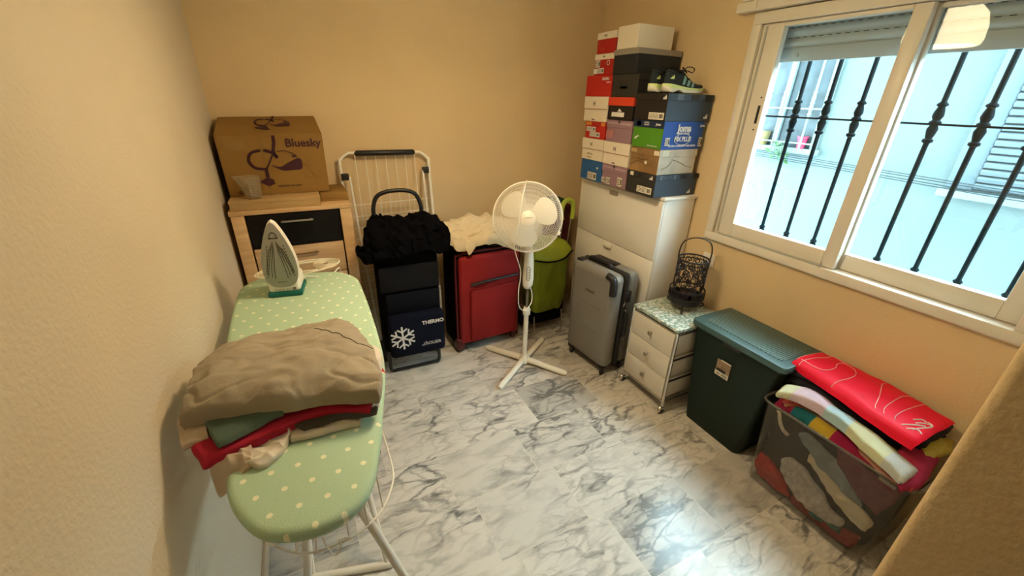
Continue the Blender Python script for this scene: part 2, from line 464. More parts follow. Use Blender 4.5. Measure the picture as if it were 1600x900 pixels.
# right wall with the window opening
WY0, WY1, WZ0, WZ1 = .27, 1.62, 1.02, 2.17
bm = bm_new()
for a in ((FY-.2, WY0, 0, CZ), (WY1, BY, 0, CZ), (WY0, WY1, 0, WZ0), (WY0, WY1, WZ1, CZ)):
    box(bm, WX, WX+.13, a[0], a[1], a[2], a[3])
struct('wall_right', bm, WALL)
bm = bm_new(); box(bm, .60, WX, FY-.22, FY, 0, CZ, .012, 3); struct('wall_front', bm, WALL, smooth=40)
bm = bm_new(); box(bm, LX-.2, 1.5, -2.2, -2.0, 0, CZ); box(bm, 1.5, 1.6, -2.2, FY-.22, 0, CZ); struct('wall_hall', bm, WALL)
BASEB = mat('cream_baseboard', (.62, .50, .34), .4)
bm = bm_new(); box(bm, LX, LX+.012, -2.0, BY, 0, .07, .003); struct('baseboard_left', bm, BASEB)
bm = bm_new(); box(bm, LX+.013, WX-.013, BY-.012, BY, 0, .07, .003); struct('baseboard_back', bm, BASEB)
bm = bm_new(); box(bm, WX-.012, WX, FY, BY, 0, .07, .003); struct('baseboard_right', bm, BASEB)

# ------------------------------------------------------------------ window
bm = bm_new()
cx0, cx1 = WX-.028, WX+.10
for a in ((WY0-.02, WY1+.02, 1.003, 1.05), (WY0-.02, WY1+.02, 2.12, 2.172), (WY1-.025, WY1+.02, 1.0502, 2.1198), (WY0-.02, WY0+.05, 1.0502, 2.1198)):
    box(bm, cx0, cx1, a[0], a[1], a[2], a[3], .004)
for a in ((WY0-.02, WY1+.035, .995, 1.012), (WY1+.01, WY1+.035, 1.012, 2.172)):
    box(bm, WX-.012, WX-.0005, a[0], a[1], a[2], a[3], .003)
win = struct('window_1', bm, ALU, smooth=40)
def sash(name, y0, y1, x0, x1, gy0, gy1, gz0, gz1, z0=1.052, z1=2.118):
    b = bm_new()
    box(b, x0, x1, y0, gy0, z0, z1, .004); box(b, x0, x1, gy1, y1, z0, z1, .004)
    box(b, x0, x1, gy0, gy1, z0, gz0, .004); box(b, x0, x1, gy0, gy1, gz1, z1, .004)
    o = obj(name, b, ALU, win, 40)
    b = bm_new(); xm = (x0+x1)/2; box(b, xm-.002, xm+.002, gy0-.005, gy1+.005, gz0-.005, gz1+.005)
    obj('glass_pane', b, GLASS, o, 0)
    return o
s1 = sash('sliding_sash', .925, 1.592, WX-.010, WX+.028, .985, 1.485, 1.130, 2.10)
s2 = sash('sliding_sash', .322, .979, WX+.032, WX+.068, .385, .918, 1.128, 2.10)
bm = bm_new(); box(bm, WX-.0125, WX-.009, 1.500, 1.513, 1.665, 1.752, .001); obj('latch_slot', bm, BLACKP, s1)
bm = bm_new()
for z in (1.635, 1.79): lathe(bm, [(.004, 0), (.004, .002), (0, .002)], 10, frame((WX-.0102, 1.507, z), (0, -1, 0), (0, 0, 1)))
obj('screw', bm, BLACKP, s1)
bm = bm_new(); box(bm, WX-.0245, WX-.010, .975, 1.56, 1.052, 1.058, .001); box(bm, WX-.03, WX-.0245, .972, .976, 1.045, 1.075); obj('track_lip', bm, ALUGREY, s1)
# grey rubber channel between frame and sash
bm = bm_new(); box(bm, WX-.016, WX-.0085, 1.566, 1.575, 1.06, 2.11); obj('side_channel', bm, ALUGREY, win)
# boxed head above the window
bm = bm_new(); box(bm, WX-.06, WX-.001, .1, 1.735, 2.176, 2.222, .006); box(bm, WX-.045, WX-.001, .1, 1.72, 2.226, 2.40, .004)
box(bm, WX-.066, WX-.058, 1.62, 1.64, 2.18, 2.23, .002)
struct('trim_1', bm, ALU, smooth=40)
# roller shutter, half down
root = thing('roller_shutter', 'grey slatted roller shutter half lowered outside the window glass', 'shutter', (2.30, .95, 1.955))
bm = bm_new(); box(bm, -.006, .008, -.66, .62, 0, .0625, .002); obj('bottom_bar', bm, SHUT, root)
bm = bm_new(); lathe(bm, [(.009, 0), (.009, .004), (.005, .006), (0, .006)], 16, frame((-.0065, .50, .028), (0, -1, 0), (0, 0, 1))); obj('stop_button', bm, ALUGREY, root)
SLATHOLE = mat('shutter_slot_holes', (.03, .04, .05), .6)
for k in range(6):
    z = .0630+k*.0445
    bm = bm_new(); pf = []
    for i in range(7):
        t = i/6; pf.append((-.009*sin(pi*t), z+t*.0449))
    prev = None
    for (x, zz) in pf:
        a = bm.verts.new((x, -.66, zz)); b = bm.verts.new((x, .62, zz)); c = bm.verts.new((x+.006, -.66, zz)); d = bm.verts.new((x+.006, .62, zz))
        if prev:
            for q in ((prev[0], prev[1], b, a), (prev[2], prev[3], d, c), (prev[0], prev[2], c, a), (prev[1], prev[3], d, b)): bm.faces.new(q)
        else: bm.faces.new((a, b, d, c))
        prev = (a, b, c, d)
    bm.faces.new((prev[0], prev[1], prev[3], prev[2]))
    sl = obj('slat', bm, SHUT, root, 50)
    bm = bm_new()
    for i in range(34):
        y = .60-i*.037; box(bm, -.0045, -.0012, y-.012, y+.006, z+.0395, z+.0425)
    obj('ventilation_slots', bm, SLATHOLE, sl, 0)

# window grille of turned iron bars
root = thing('window_grille', 'dark iron security grille with turned baluster bars outside the window', 'window grille', (2.36, .95, 1.06))
def bar_profile(z0, z1, r, bulges):
    pr = [(0, z0), (r, z0)]
    for zc, s in bulges:
        pr += [(r, zc-.062*s), (r*1.9, zc-.058*s), (r*1.9, zc-.05*s), (r*1.2, zc-.047*s), (r*1.7, zc-.03*s), (r*1.95, zc-.018*s), (r*1.3, zc-.005*s), (r*2.1, zc), (r*2.1, zc+.004*s),
               (r*1.3, zc+.01*s), (r*1.95, zc+.022*s), (r*1.75, zc+.035*s), (r*1.2, zc+.05*s), (r*1.9, zc+.053*s), (r*1.9, zc+.058*s), (r, zc+.064*s)]
    return pr + [(r, z1), (0, z1)]
for k in range(9):
    y = 1.415-.1435*k - .95
    if y+.95 < .2: break
    bm = bm_new()
    pr = [(0, 0), (.016, 0), (.017, .006), (.010, .010), (.014, .02), (.0155, .032), (.011, .045), (.015, .05), (.015, .055), (.0085, .062)]
    main = bar_profile(.07, 1.25, .0085, [(.675, 1), (.615, .75)])[1:] if False else bar_profile(.07, 1.25, .0095, [(.645, 1.25)])[2:]
    lathe(bm, pr+main, 14, T(0, y, 0)); obj('baluster_bar', bm, IRONBAR, root, 50)
bm = bm_new(); box(bm, -.004, .004, -.75, .75, .637, .645); obj('cross_rail', bm, IRONBAR, root)
for z in (0, 1.26):
    bm = bm_new(); box(bm, -.008, .008, -.75, .75, z-.006, z+.006); obj('end_rail', bm, IRONBAR, root)
for k in (.50, -.72): pass
# sill outside
bm = bm_new(); box(bm, WX+.13, WX+.30, .1, 1.8, 1.0, 1.052, .004); struct('trim_2', bm, OUTP)
# side guide of shutter
bm = bm_new(); box(bm, 2.272, 2.33, 1.565, 1.619, 1.055, 2.165); struct('trim_3', bm, mat('blue_grey_guide', (.12, .15, .17), .5))

# ------------------------------------------------------------------ patio outside
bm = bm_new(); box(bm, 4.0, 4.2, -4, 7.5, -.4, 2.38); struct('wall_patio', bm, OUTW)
bm = bm_new(); box(bm, 2.2, 2.33, -4, 7.5, CZ+.151, 6.0); struct('wall_skyblock', bm, OUTW)  # unseen wall added to keep sky light off the patio wall
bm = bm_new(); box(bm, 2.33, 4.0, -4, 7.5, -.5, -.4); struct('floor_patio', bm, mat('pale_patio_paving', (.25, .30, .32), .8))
root = thing('neighbour_window', 'far window across the patio with white turned bars over a grey curtain', 'window', (4.0, 2.43, 1.42))
bm = bm_new(); box(bm, -.03, -.001, -.30, -.255, 0, .93); box(bm, -.03, -.001, .30, .345, 0, .93); box(bm, -.06, -.001, -.33, .36, -.045, 0, .004); obj('frame', bm, OUTP, root)
bm = bm_new(); box(bm, -.008, -.001, -.255, .30, 0, .93); obj('curtained_pane', bm, OUTG, root)
for k in range(4):
    y = -.20+.125*k
    bm = bm_new(); lathe(bm, bar_profile(0, .93, .008, [(.36, 1.5)]), 10, T(-.085, y, 0)); obj('white_bar', bm, OUTP, root, 50)
bm = bm_new(); box(bm, -.092, -.078, -.30, .345, .315, .325); box(bm, -.092, -.078, -.30, .345, .04, .05); obj('white_cross_rail', bm, OUTP, root)
bm = bm_new(); box(bm, -.033, -.002, .05, .075, 0, .93); obj('mullion', bm, OUTP, root)
root = thing('flower_pot', 'magenta flower pot on the far window ledge', 'pot', (3.955, 2.245, 1.421))
bm = bm_new(); lathe(bm, [(0, 0), (.028, 0), (.038, .085), (.042, .087), (.042, .10), (.034, .10), (.03, .09), (0, .09)], 18); obj('pot', bm, POTRED, root)
bm = bm_new(); lathe(bm, [(0, .091), (.028, .091), (.022, .10), (0, .105)], 12); obj('soil', bm, BLACKR, root)
root = thing('flower_pot', 'straw coloured pot on the far window ledge beside the left frame', 'pot', (3.955, 2.60, 1.421))
bm = bm_new(); lathe(bm, [(0, 0), (.035, 0), (.048, .09), (.05, .12), (.043, .12), (.038, .10), (0, .10)], 18); obj('pot', bm, POTTAN, root)
bm = bm_new(); lathe(bm, [(0, .102), (.035, .102), (.022, .112), (0, .115)], 12); obj('soil', bm, BLACKR, root)
root = thing('trailing_plant', 'green leafy plant trailing over the far window ledge', 'plant', (3.91, 2.38, 1.40))
bm = bm_new()
for i in range(46):
    a = random.uniform(-pi, pi); L_ = random.uniform(.02, .075); c = Vector((random.uniform(-.03, .02), random.uniform(-.06, .08), random.uniform(-.10, .07)))
    d = Vector((random.uniform(-.4, .1), random.uniform(-1, 1), random.uniform(-1, 1))).normalized(); s = d.orthogonal().normalized()*L_*.22
    n_ = d.cross(s).normalized()*.0015
    vs = [bm.verts.new(c+v) for v in (n_*0, s+d*L_*.5, d*L_, -s+d*L_*.5)]; ws_ = [bm.verts.new(c+v+n_) for v in (n_*0, s+d*L_*.5, d*L_, -s+d*L_*.5)]
    bm.faces.new(vs); bm.faces.new(ws_[::-1])
    for q in range(4): bm.faces.new((vs[q], vs[(q+1) % 4], ws_[(q+1) % 4], ws_[q]))
obj('leaves', bm, GREEN_LEAF, root, 0)
bm = bm_new()
for k in range(4): tube(bm, catmull([(0, .02*k-.03, -.02), (-.02, .03*k-.05, .03), (-.03, .035*k-.06, -.05)], 5), .002, 5)
obj('stem', bm, GREEN_LEAF, root)
# louvred shutter at the right with its plaster surround
root = thing('louvred_shutter', 'white louvred shutter in a plaster surround across the patio', 'shutter', (4.0, .70, 1.28))
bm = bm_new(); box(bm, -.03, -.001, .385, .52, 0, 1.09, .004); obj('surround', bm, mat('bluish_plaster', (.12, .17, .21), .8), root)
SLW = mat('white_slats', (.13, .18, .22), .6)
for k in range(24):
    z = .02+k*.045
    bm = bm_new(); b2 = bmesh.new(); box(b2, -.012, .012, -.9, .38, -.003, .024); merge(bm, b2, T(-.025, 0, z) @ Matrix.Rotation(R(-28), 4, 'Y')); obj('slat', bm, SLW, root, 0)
bm = bm_new(); box(bm, -.075, -.001, -.9, .54, -.06, -.012, .005); obj('ledge', bm, OUTP, root)
for k, z in enumerate((1.31, 1.325, 1.345, 1.36)):
    bm = bm_new(); tube(bm, [(3.895+.004*k, 5.5, z+.14-.003*k), (3.895, 2.3, z+.005), (3.893, 1.0, z-.04), (3.895, -3.5, z-.11)], .0035, 6)
    tag(obj('outdoor_cable', bm, OUTD), ('lowest', 'second lowest', 'second highest', 'highest')[k]+' of the dark cables running along the patio wall', 'cable', 'cables on the patio wall')

# ================================================================== CEILING LAMP
root = thing('pendant_lamp', 'warm glowing domed pendant lamp, seen mirrored in the window glass', 'lamp', (.75, 1.46, 2.12))
EM = bpy.data.materials.new('glowing_shade'); EM.use_nodes = True
b_ = EM.node_tree.nodes['Principled BSDF']; b_.inputs['Base Color'].default_value = (.9, .8, .6, 1)
b_.inputs['Emission Color'].default_value = (*LAMP_COLOR, 1); b_.inputs['Emission Strength'].default_value = LAMP_STRENGTH
EM.node_tree.nodes['Principled BSDF'].inputs['Emission Color'].default_value = (1.0, .80, .46, 1)
b_.inputs['Emission Strength'].default_value = SHADE_GLOW
EM2 = EM.copy(); EM2.name = 'bright_diffuser'; b2_ = EM2.node_tree.nodes['Principled BSDF']
b2_.inputs['Emission Color'].default_value = (*LAMP_COLOR, 1); b2_.inputs['Emission Strength'].default_value = LAMP_STRENGTH
bm = bm_new(); lathe(bm, [(.158, 0), (.168, .006), (.176, .03), (.172, .10), (.15, .17), (.10, .22), (.05, .24), (0, .24), (0, .236), (.05, .236), (.098, .216), (.147, .167), (.168, .10), (.171, .03), (.158, .006), (.158, 0)], 32, cap=False); obj('lamp_shade', bm, EM, root, 60)
bm = bm_new(); lathe(bm, [(0, .016), (.155, .016), (.155, .020), (0, .020)], 32); obj('diffuser', bm, EM2, root, 60)
bm = bm_new(); lathe(bm, [(0, .241), (.03, .241), (.03, .27), (.006, .28), (.006, .39), (.05, .395), (.05, .408), (0, .408)], 20); obj('stem', bm, WHITEM, root)

# ================================================================== SHOE CABINET
CABW = mat('white_cabinet_laminate', (.76, .74, .69), .4)
root = thing('shoe_cabinet', 'tall white shoe cabinet with tilting fronts holding the stacked shoe boxes', 'cabinet', (1.92, 2.195, 0))
bm = bm_new(); box(bm, .018, .268, -.42, .42, 0, 1.215, .002); obj('body', bm, CABW, root)
bm = bm_new(); box(bm, -.005, .275, -.43, .43, 1.216, 1.2345, .003); obj('top_board', bm, CABW, root)
for k, (z0, z1) in enumerate(((.83, 1.212), (.43, .825), (.05, .425))):
    bm = bm_new(); box(bm, 0, .0175, -.418, .418, z0, z1, .002); f = obj('flap_door', bm, CABW, root)
    bm = bm_new()
    if k == 0:
        prism(bm, rrect(.085, .028, .012), .004, frame((-.003, .03, z1-.035), (0, -1, 0), (0, 0, 1))); obj('handle', bm, mat('grey_pull_recess', (.28, .24, .2), .5), f)
    else:
        box(bm, -.022, .0, -.02, .06, z1-.04, z1-.012, .006); obj('handle', bm, CABW, f)

# ================================================================== SHOE BOXES
SB = {}
def smat(key, col, rough=.55, **k):
    if key not in SB: SB[key] = mat(key, col, rough, **k)
    return SB[key]
B_WHITE = smat('white_box_card', (.72, .66, .55)); B_RED = smat('red_box_card', (.38, .008, .008)); B_RED2 = smat('bright_red_box_card', (.46, .012, .008))
B_BLUE = smat('blue_box_card', (.012, .10, .30)); B_MAUVE = smat('mauve_box_card', (.28, .17, .22)); B_BLACK = smat('black_box_card', (.009, .008, .008))
B_CHAR = smat('charcoal_box_card', (.022, .022, .021)); B_ORED = smat('orange_red_card', (.62, .05, .018)); B_NAVY = smat('navy_box_card', (.006, .010, .016))
B_TAUPE = smat('taupe_lid_card', (.27, .24, .20)); B_KRAFT = smat('kraft_box_card', (.26, .15, .06), var=.25, vs=6); B_GREEN = smat('green_box_card', (.07, .24, .012))
B_ROYAL = smat('royal_blue_card', (.012, .075, .34)); B_SLATE = smat('slate_blue_card', (.035, .055, .085)); B_SLATE2 = smat('pale_slate_card', (.10, .13, .17))
B_MAUVE2 = smat('pale_mauve_print', (.42, .30, .36)); B_ORANGE = smat('orange_print', (.60, .22, .04)); B_INK = smat('black_ink', (.01, .01, .01)); B_NAVYLID = smat('dark_navy_lid', (.008, .02, .06))
B_SILVER = smat('silver_card_side', (.48, .44, .36), .35, var=.15, vs=10)

def shoe_box(label, y0, y1, z0, z1, body, lid=None, lidh=.03, x0=1.85, x1=2.17, side=None, lidside=None, deco=None, group=None):
    w, d, h = y1-y0, x1-x0, z1-z0
    t = thing('shoe_box', label, 'box', ((x0+x1)/2, (y0+y1)/2, z0))
    bt = h-(lidh if lid else 0)
    bm = bm_new(); box(bm, -d/2+.002, d/2-.002, -w/2+.002, w/2-.002, 0, (h-.002) if lid else h, .0015, 1)
    if side:
        for f in bm.faces:
            if f.normal.y < -.9 or (f.calc_center_median().y < -w/2+.004): f.material_index = 1
    obj('body', bm, [body, side or body], t)
    if lid:
        bm = bm_new(); box(bm, -d/2-.001, d/2+.001, -w/2-.001, w/2+.001, bt, h, .0015, 1)
        if lidside:
            for f in bm.faces:
                if f.calc_center_median().y < -w/2: f.material_index = 1
        obj('lid', bm, [lid, lidside or lid], t)
    t['dims'] = (w, d, h)
    FM = frame((-d/2-.0015, w/2, 0), (0, -1, 0), (0, 0, 1))     # front: u from left, v from bottom
    SM = frame((-d/2, -w/2-.0015, 0), (1, 0, 0), (0, 0, 1))
    if deco: deco(t, FM, SM, w, d, h)
    return t
def patch(parent, M, u, v, w, h, m, name='sticker'):
    bm = bm_new(); box(bm, u, u+w, v, v+h, 0, .0008, M=M); return obj(name, bm, m, parent, 0)
def label_sticker(parent, M, u, v, w, h, seed=1, nbar=9, m=PAPER):
    o = patch(parent, M, u, v, w, h, m, 'label')
    rnd = random.Random(seed); bm = bm_new()
    for i in range(nbar):
        x = u+w*.70+i*w*.25/nbar; box(bm, x, x+w*.25/nbar*rnd.uniform(.3, .8), v+h*.2, v+h*.8, .0008, .0012, M=M)
    for r_ in range(4):
        x = u+w*.05
        while x < u+w*.60:
            l = rnd.uniform(.05, .14)*w; box(bm, x, min(x+l, u+w*.64), v+h*(.15+.2*r_), v+h*(.24+.2*r_), .0008, .0012, M=M); x += l+w*.03
    obj('printed_lines', bm, B_INK, o, 0); return o
def three_bars(parent, M, u, v, s, m=None):
    bm = bm_new()
    for i in range(3):
        x = u+i*s*.34; hgt = s*(.38+.29*i)
        # slanted bars rising to the right
        prism(bm, [(x, v), (x+s*.26, v), (x+s*.26-.0*s, v+hgt*.62), (x+s*.02, v+hgt)], .001, M)
    return obj('three_stripe_mark', bm, m or PRINTW, parent, 0)
def h_mark(parent, M, u, v, s):
    bm = bm_new()
    for sg in (-1, 1):
        pts = [(u+sg*s*(.38-.22*sin(pi*i/8)), v+s*(i/8-.5)) for i in range(9)]
        poly = [(x, y) for x, y in pts]+[(x+sg*s*.22*sin(pi*(8-i)/8)*.55+sg*s*.05, y) for i, (x, y) in enumerate(pts[::-1])]
        if sg < 0: poly = poly[::-1]
        prism(bm, poly, .0008, M)
    box(bm, u-s*.16, u+s*.16, v-s*.06, v+s*.06, 0, .0008, M=M)
    return obj('double_arc_mark', bm, B_INK, parent, 0)
def seam(parent, M, u, v, w, m=None): return patch(parent, M, u, v, w, .002, m or B_RED, 'seam_line')

# --- near (right) column
def d(t, F, S, w, dd, h):
    label_sticker(t, F, w*.42, .015, w*.50, .038, 1)
    three_bars(t, F, w*.80, h-.030, .026)
    patch(t, F, .03, h-.026, .028, .022, PAPER, 'price_tag'); patch(t, F, w*.38, h-.02, .035, .012, B_INK, 'finger_notch')
    three_bars(t, S, dd*.80, .012, .028)
    for i, m in enumerate((B_SLATE2, B_SLATE, B_SLATE2, B_NAVY, B_SLATE, B_INK)):
        patch(t, S, .03+i*.055, h-.0285, .048 if i % 2 else .018, .027, m, 'lid_stripe')
shoe_box('dark grey sports shoe box at the bottom of the near column, on the cabinet top', 1.793, 2.040, 1.236, 1.366, B_CHAR, B_CHAR, .032, 1.845, 2.185, B_SLATE, B_SLATE, d)
def d(t, F, S, w, dd, h):
    patch(t, F, w*.55, .05, .018, .018, PAPER, 'small_sticker')
    patch(t, F, .005, h-.030, .05, .02, smat('tan_print', (.42, .30, .14)), 'printed_patch'); patch(t, F, w*.82, h-.032, .04, .024, B_WHITE, 'printed_patch')
    bm = bm_new()
    tube(bm, [(F @ Vector(p)) for p in catmull([(.01, .03, 0), (.07, .062, 0), (.14, .05, 0), (.19, .055, 0)], 6)], .0012, 4)
    tube(bm, [(F @ Vector(p)) for p in catmull([(.01, .07, 0), (.06, .078, 0), (.11, .072, 0), (.16, .085, 0)], 6)], .001, 4)
    tube(bm, [(S @ Vector(p)) for p in catmull([(.10, .085, 0), (.16, .07, 0), (.22, .045, 0), (.27, .035, 0)], 6)], .0015, 4)
    tube(bm, [(S @ Vector(p)) for p in catmull([(.03, .03, 0), (.08, .05, 0), (.10, .075, 0)], 6)], .0012, 4)
    obj('swoosh_line', bm, smat('brown_ink', (.10, .05, .02)), t)
    patch(t, S, .02, h-.036, .05, .033, smat('cream_print', (.62, .60, .48)), 'lid_print')
shoe_box('brown kraft shoe box with thin curved lines and silvery side, near column', 1.800, 2.042, 1.367, 1.507, B_KRAFT, B_KRAFT, .040, 1.85, 2.150, B_SILVER, B_SILVER, d)
def d(t, F, S, w, dd, h):
    patch(t, F, .002, h-.038, w-.004, .038, B_NAVYLID, 'navy_band')
    bm = bm_new()
    text_into(bm, 'FUTSAL', .012, F @ T(w*.45, h-.012, .001)); text_into(bm, 'INDOOR', .010, F @ T(w*.45, h-.024, .001)); text_into(bm, 'Joma', .018, F @ T(w*.82, h-.018, .001), bold=.0005)
    obj('white_lettering', bm, PRINTW, t, 0); bm = bm_new()
    text_into(bm, 'joma-sport.com', .012, F @ T(w*.72, .016, .001)); obj('web_address', bm, PRINTW, t, 0); bm = bm_new()
    prism(bm, [(.025, .045), (.035, .042), (.045, .052), (.065, .062), (.048, .064), (.038, .056), (.034, .060)], .001, F)
    obj('tick_mark', bm, PRINTW, t, 0)
    patch(t, F, .03, h-.032, .035, .026, smat('faint_blue_print', (.05, .10, .2)), 'code_print')
    bm = bm_new()
    text_into(bm, 'Joma', .052, S @ T(dd*.49, h*.76, .001), bold=.0022)
    text_into(bm, 'MIERCOLES RACER', .013, S @ T(dd*.49, h*.58, .001), bold=.0003) if False else text_into(bm, 'SPORT SHOES', .015, S @ T(dd*.49, h*.58, .001), bold=.0003)
    text_into(bm, 'MX PLUS', .036, S @ T(dd*.49, h*.37, .001), bold=.001, space=.92)
    ov = [(dd*.49+.062*cos(2*pi*i/28), h*.37+.030*sin(2*pi*i/28), .0005) for i in range(28)]
    tube(bm, [S @ Vector(p) for p in ov], .0013, 4, True)
    text_into(bm, 'RETURN COMMUNITY FOR SPORTS', .0135, S @ T(dd*.50, h*.13, .001), bold=.0004)
    text_into(bm, 'Joma', .018, S @ T(dd*.93, h*.86, .001), bold=.0006)
    obj('white_lettering', bm, PRINTW, t, 0)
    label_sticker(t, S, dd*.07, h*.15, .034, .042, 3); label_sticker(t, S, dd*.90, h*.10, .030, .050, 4)
shoe_box('royal blue and green sports shoe box with white lettering, near column', 1.797, 2.045, 1.508, 1.658, B_GREEN, None, 0, 1.845, 2.165, B_ROYAL, None, d)
def d(t, F, S, w, dd, h):
    label_sticker(t, F, w*.50, .006, w*.46, .036, 5)
    three_bars(t, F, w*.86, h-.030, .026)
    three_bars(t, S, dd*.84, .015, .030)
    for i, m in enumerate((B_SLATE, B_SLATE2, B_SLATE, B_CHAR, B_SLATE, B_NAVY)):
        patch(t, S, .01+i*.055, h-.0325, .05, .031, m, 'lid_stripe')
shoe_box('black and slate shoe box under the pair of running shoes', 1.793, 2.045, 1.659, 1.799, B_BLACK, B_BLACK, .035, 1.835, 2.188, B_SLATE, B_SLATE, d)
# --- middle column
def mauve(seed):
    def d(t, F, S, w, dd, h):
        patch(t, F, .008, h-.022, w*.42, .009, B_MAUVE2, 'pale_band'); patch(t, F, w*.55, h-.025, w*.40, .012, B_MAUVE2, 'pale_band')
        patch(t, F, w*.45, h-.012, .02, .010, B_INK, 'finger_notch')
        if seed == 1:
            label_sticker(t, F, .005, .015, .040, .03, 7); label_sticker(t, F, .055, .008, .042, .042, 8); label_sticker(t, F, w*.68, .012, .045, .055, 9)
        else: patch(t, F, .004, .02, w*.3, .05, smat('pink_print', (.40, .17, .19)), 'pink_patch')
    return d
shoe_box('mauve shoe box with three paper labels, bottom of the middle column', 2.050, 2.298, 1.236, 1.370, B_MAUVE, B_MAUVE, .045, deco=mauve(1))
def hur(t, F, S, w, dd, h):
    h_mark(t, F, w*.45, h*.72, .030); seam(t, F, 0, h*.49, w); patch(t, F, w*.40, .010, .03, .006, B_INK, 'small_print')
shoe_box('cream shoe box with double-arc mark, in the middle column between two mauve boxes', 2.055, 2.308, 1.371, 1.512, B_WHITE, B_WHITE, .068, deco=hur)
shoe_box('mauve shoe box with a pink patch, third up in the middle column', 2.058, 2.300, 1.513, 1.643, B_MAUVE, B_MAUVE, .045, deco=mauve(2))
def d(t, F, S, w, dd, h):
    patch(t, F, w*.20, .02, w*.50, .026, PRINTW, 'label')
    bm = bm_new(); prism(bm, [(w*.42, .05), (w*.60, .05), (w*.53, .062), (w*.49, .068), (w*.46, .058)], .001, F); obj('leaping_mark', bm, PRINTW, t, 0)
shoe_box('black shoe box with an orange red lid, middle column', 2.075, 2.312, 1.644, 1.776, B_BLACK, B_ORED, .048, deco=d)
def d(t, F, S, w, dd, h):
    o = patch(t, F, w*.30, .045, .075, .022, B_INK, 'hand_slot'); patch(t, F, w*.36, .047, .055, .012, smat('grey_tissue', (.3, .27, .22)), 'tissue')
shoe_box('plain charcoal shoe box with a hand slot, behind the running shoes', 2.062, 2.296, 1.777, 1.903, B_CHAR, B_CHAR, .035, x1=2.15, deco=d)
shoe_box('navy shoe box with a taupe lid, under the top white box', 2.085, 2.305, 1.904, 2.036, B_NAVY, B_TAUPE, .030, 1.845, 2.185)
shoe_box('plain cream white box topping the middle column', 2.115, 2.298, 2.037, 2.157, B_WHITE, None, 0, 1.85, 2.125)
# --- left (far) column
def d(t, F, S, w, dd, h):
    label_sticker(t, F, w*.38, .008, w*.42, .048, 11); patch(t, F, w*.78, .085, .015, .012, PRINTW, 'small_mark')
shoe_box('blue shoe box with a paper label, bottom of the far column', 2.305, 2.545, 1.236, 1.372, B_BLUE, None, 0, deco=d)
def d(t, F, S, w, dd, h):
    h_mark(t, F, w*.45, h*.74, .028); seam(t, F, 0, h*.50, w); text('small_print', 'surf co', .022, smat('tan_ink', (.35, .28, .12)), t, F @ T(w*.42, h*.30, .0005)); patch(t, F, w*.3, h*.10, .05, .006, smat('tan_ink', (.35, .28, .12)), 'small_print')
shoe_box('cream shoe box with tan lettering, on the blue box in the far column', 2.315, 2.552, 1.373, 1.514, B_WHITE, B_WHITE, .068, deco=d)
def d(t, F, S, w, dd, h):
    label_sticker(t, F, .02, .045, .10, .030, 12, m=PRINTW); label_sticker(t, F, .06, .012, .11, .030, 13, m=PRINTW); patch(t, F, .01, h-.024, .06, .022, B_ORANGE, 'orange_band'); patch(t, F, w*.8, h-.024, .04, .022, B_ORANGE, 'orange_band')
shoe_box('red shoe box with orange bands and two labels, far column', 2.315, 2.535, 1.515, 1.623, B_RED2, B_RED, .025, deco=d)
shoe_box('cream shoe box with double-arc mark, in the far column under a plain red box', 2.318, 2.570, 1.624, 1.778, B_WHITE, B_WHITE, .075, deco=hur)
def d(t, F, S, w, dd, h):
    text('white_lettering', 'RIDERS', .022, PRINTW, t, F @ T(w*.78, h-.022, .0005), bold=.0003); patch(t, F, w*.82, h-.044, .04, .005, PRINTW, 'small_print')
shoe_box('plain bright red shoe box with small white corner lettering, far column', 2.305, 2.572, 1.779, 1.903, B_RED2, None, 0, deco=d)
def d(t, F, S, w, dd, h):
    label_sticker(t, F, .015, .045, .045, .04, 14, m=PRINTW); label_sticker(t, F, .045, .01, .06, .03, 15, m=PRINTW); patch(t, F, .0, .008, .04, .03, PRINTW, 'label')
    bm = bm_new(); ring(bm, F @ Vector((w*.75, .068, .0005)), (1, 0, 0), .013, .0015); obj('ring_mark', bm, PRINTW, t)
    text('small_print', 'kid', .014, B_INK, t, F @ T(w*.5, h-.015, .0005))
shoe_box('red box with white lid and several stickers, far column second from top', 2.308, 2.500, 1.904, 2.024, B_RED, B_WHITE, .032, deco=d)
def d(t, F, S, w, dd, h):
    text('small_print', 'aro', .018, B_INK, t, F @ T(w*.45, h-.018, .0005)); text('small_print', 'ml', .016, smat('dull_red_print', (.6, .15, .12)), t, F @ T(w*.38, .025, .0005))
shoe_box('red box with white lid topping the far column', 2.308, 2.494, 2.025, 2.143, B_RED, B_WHITE, .038, deco=d)

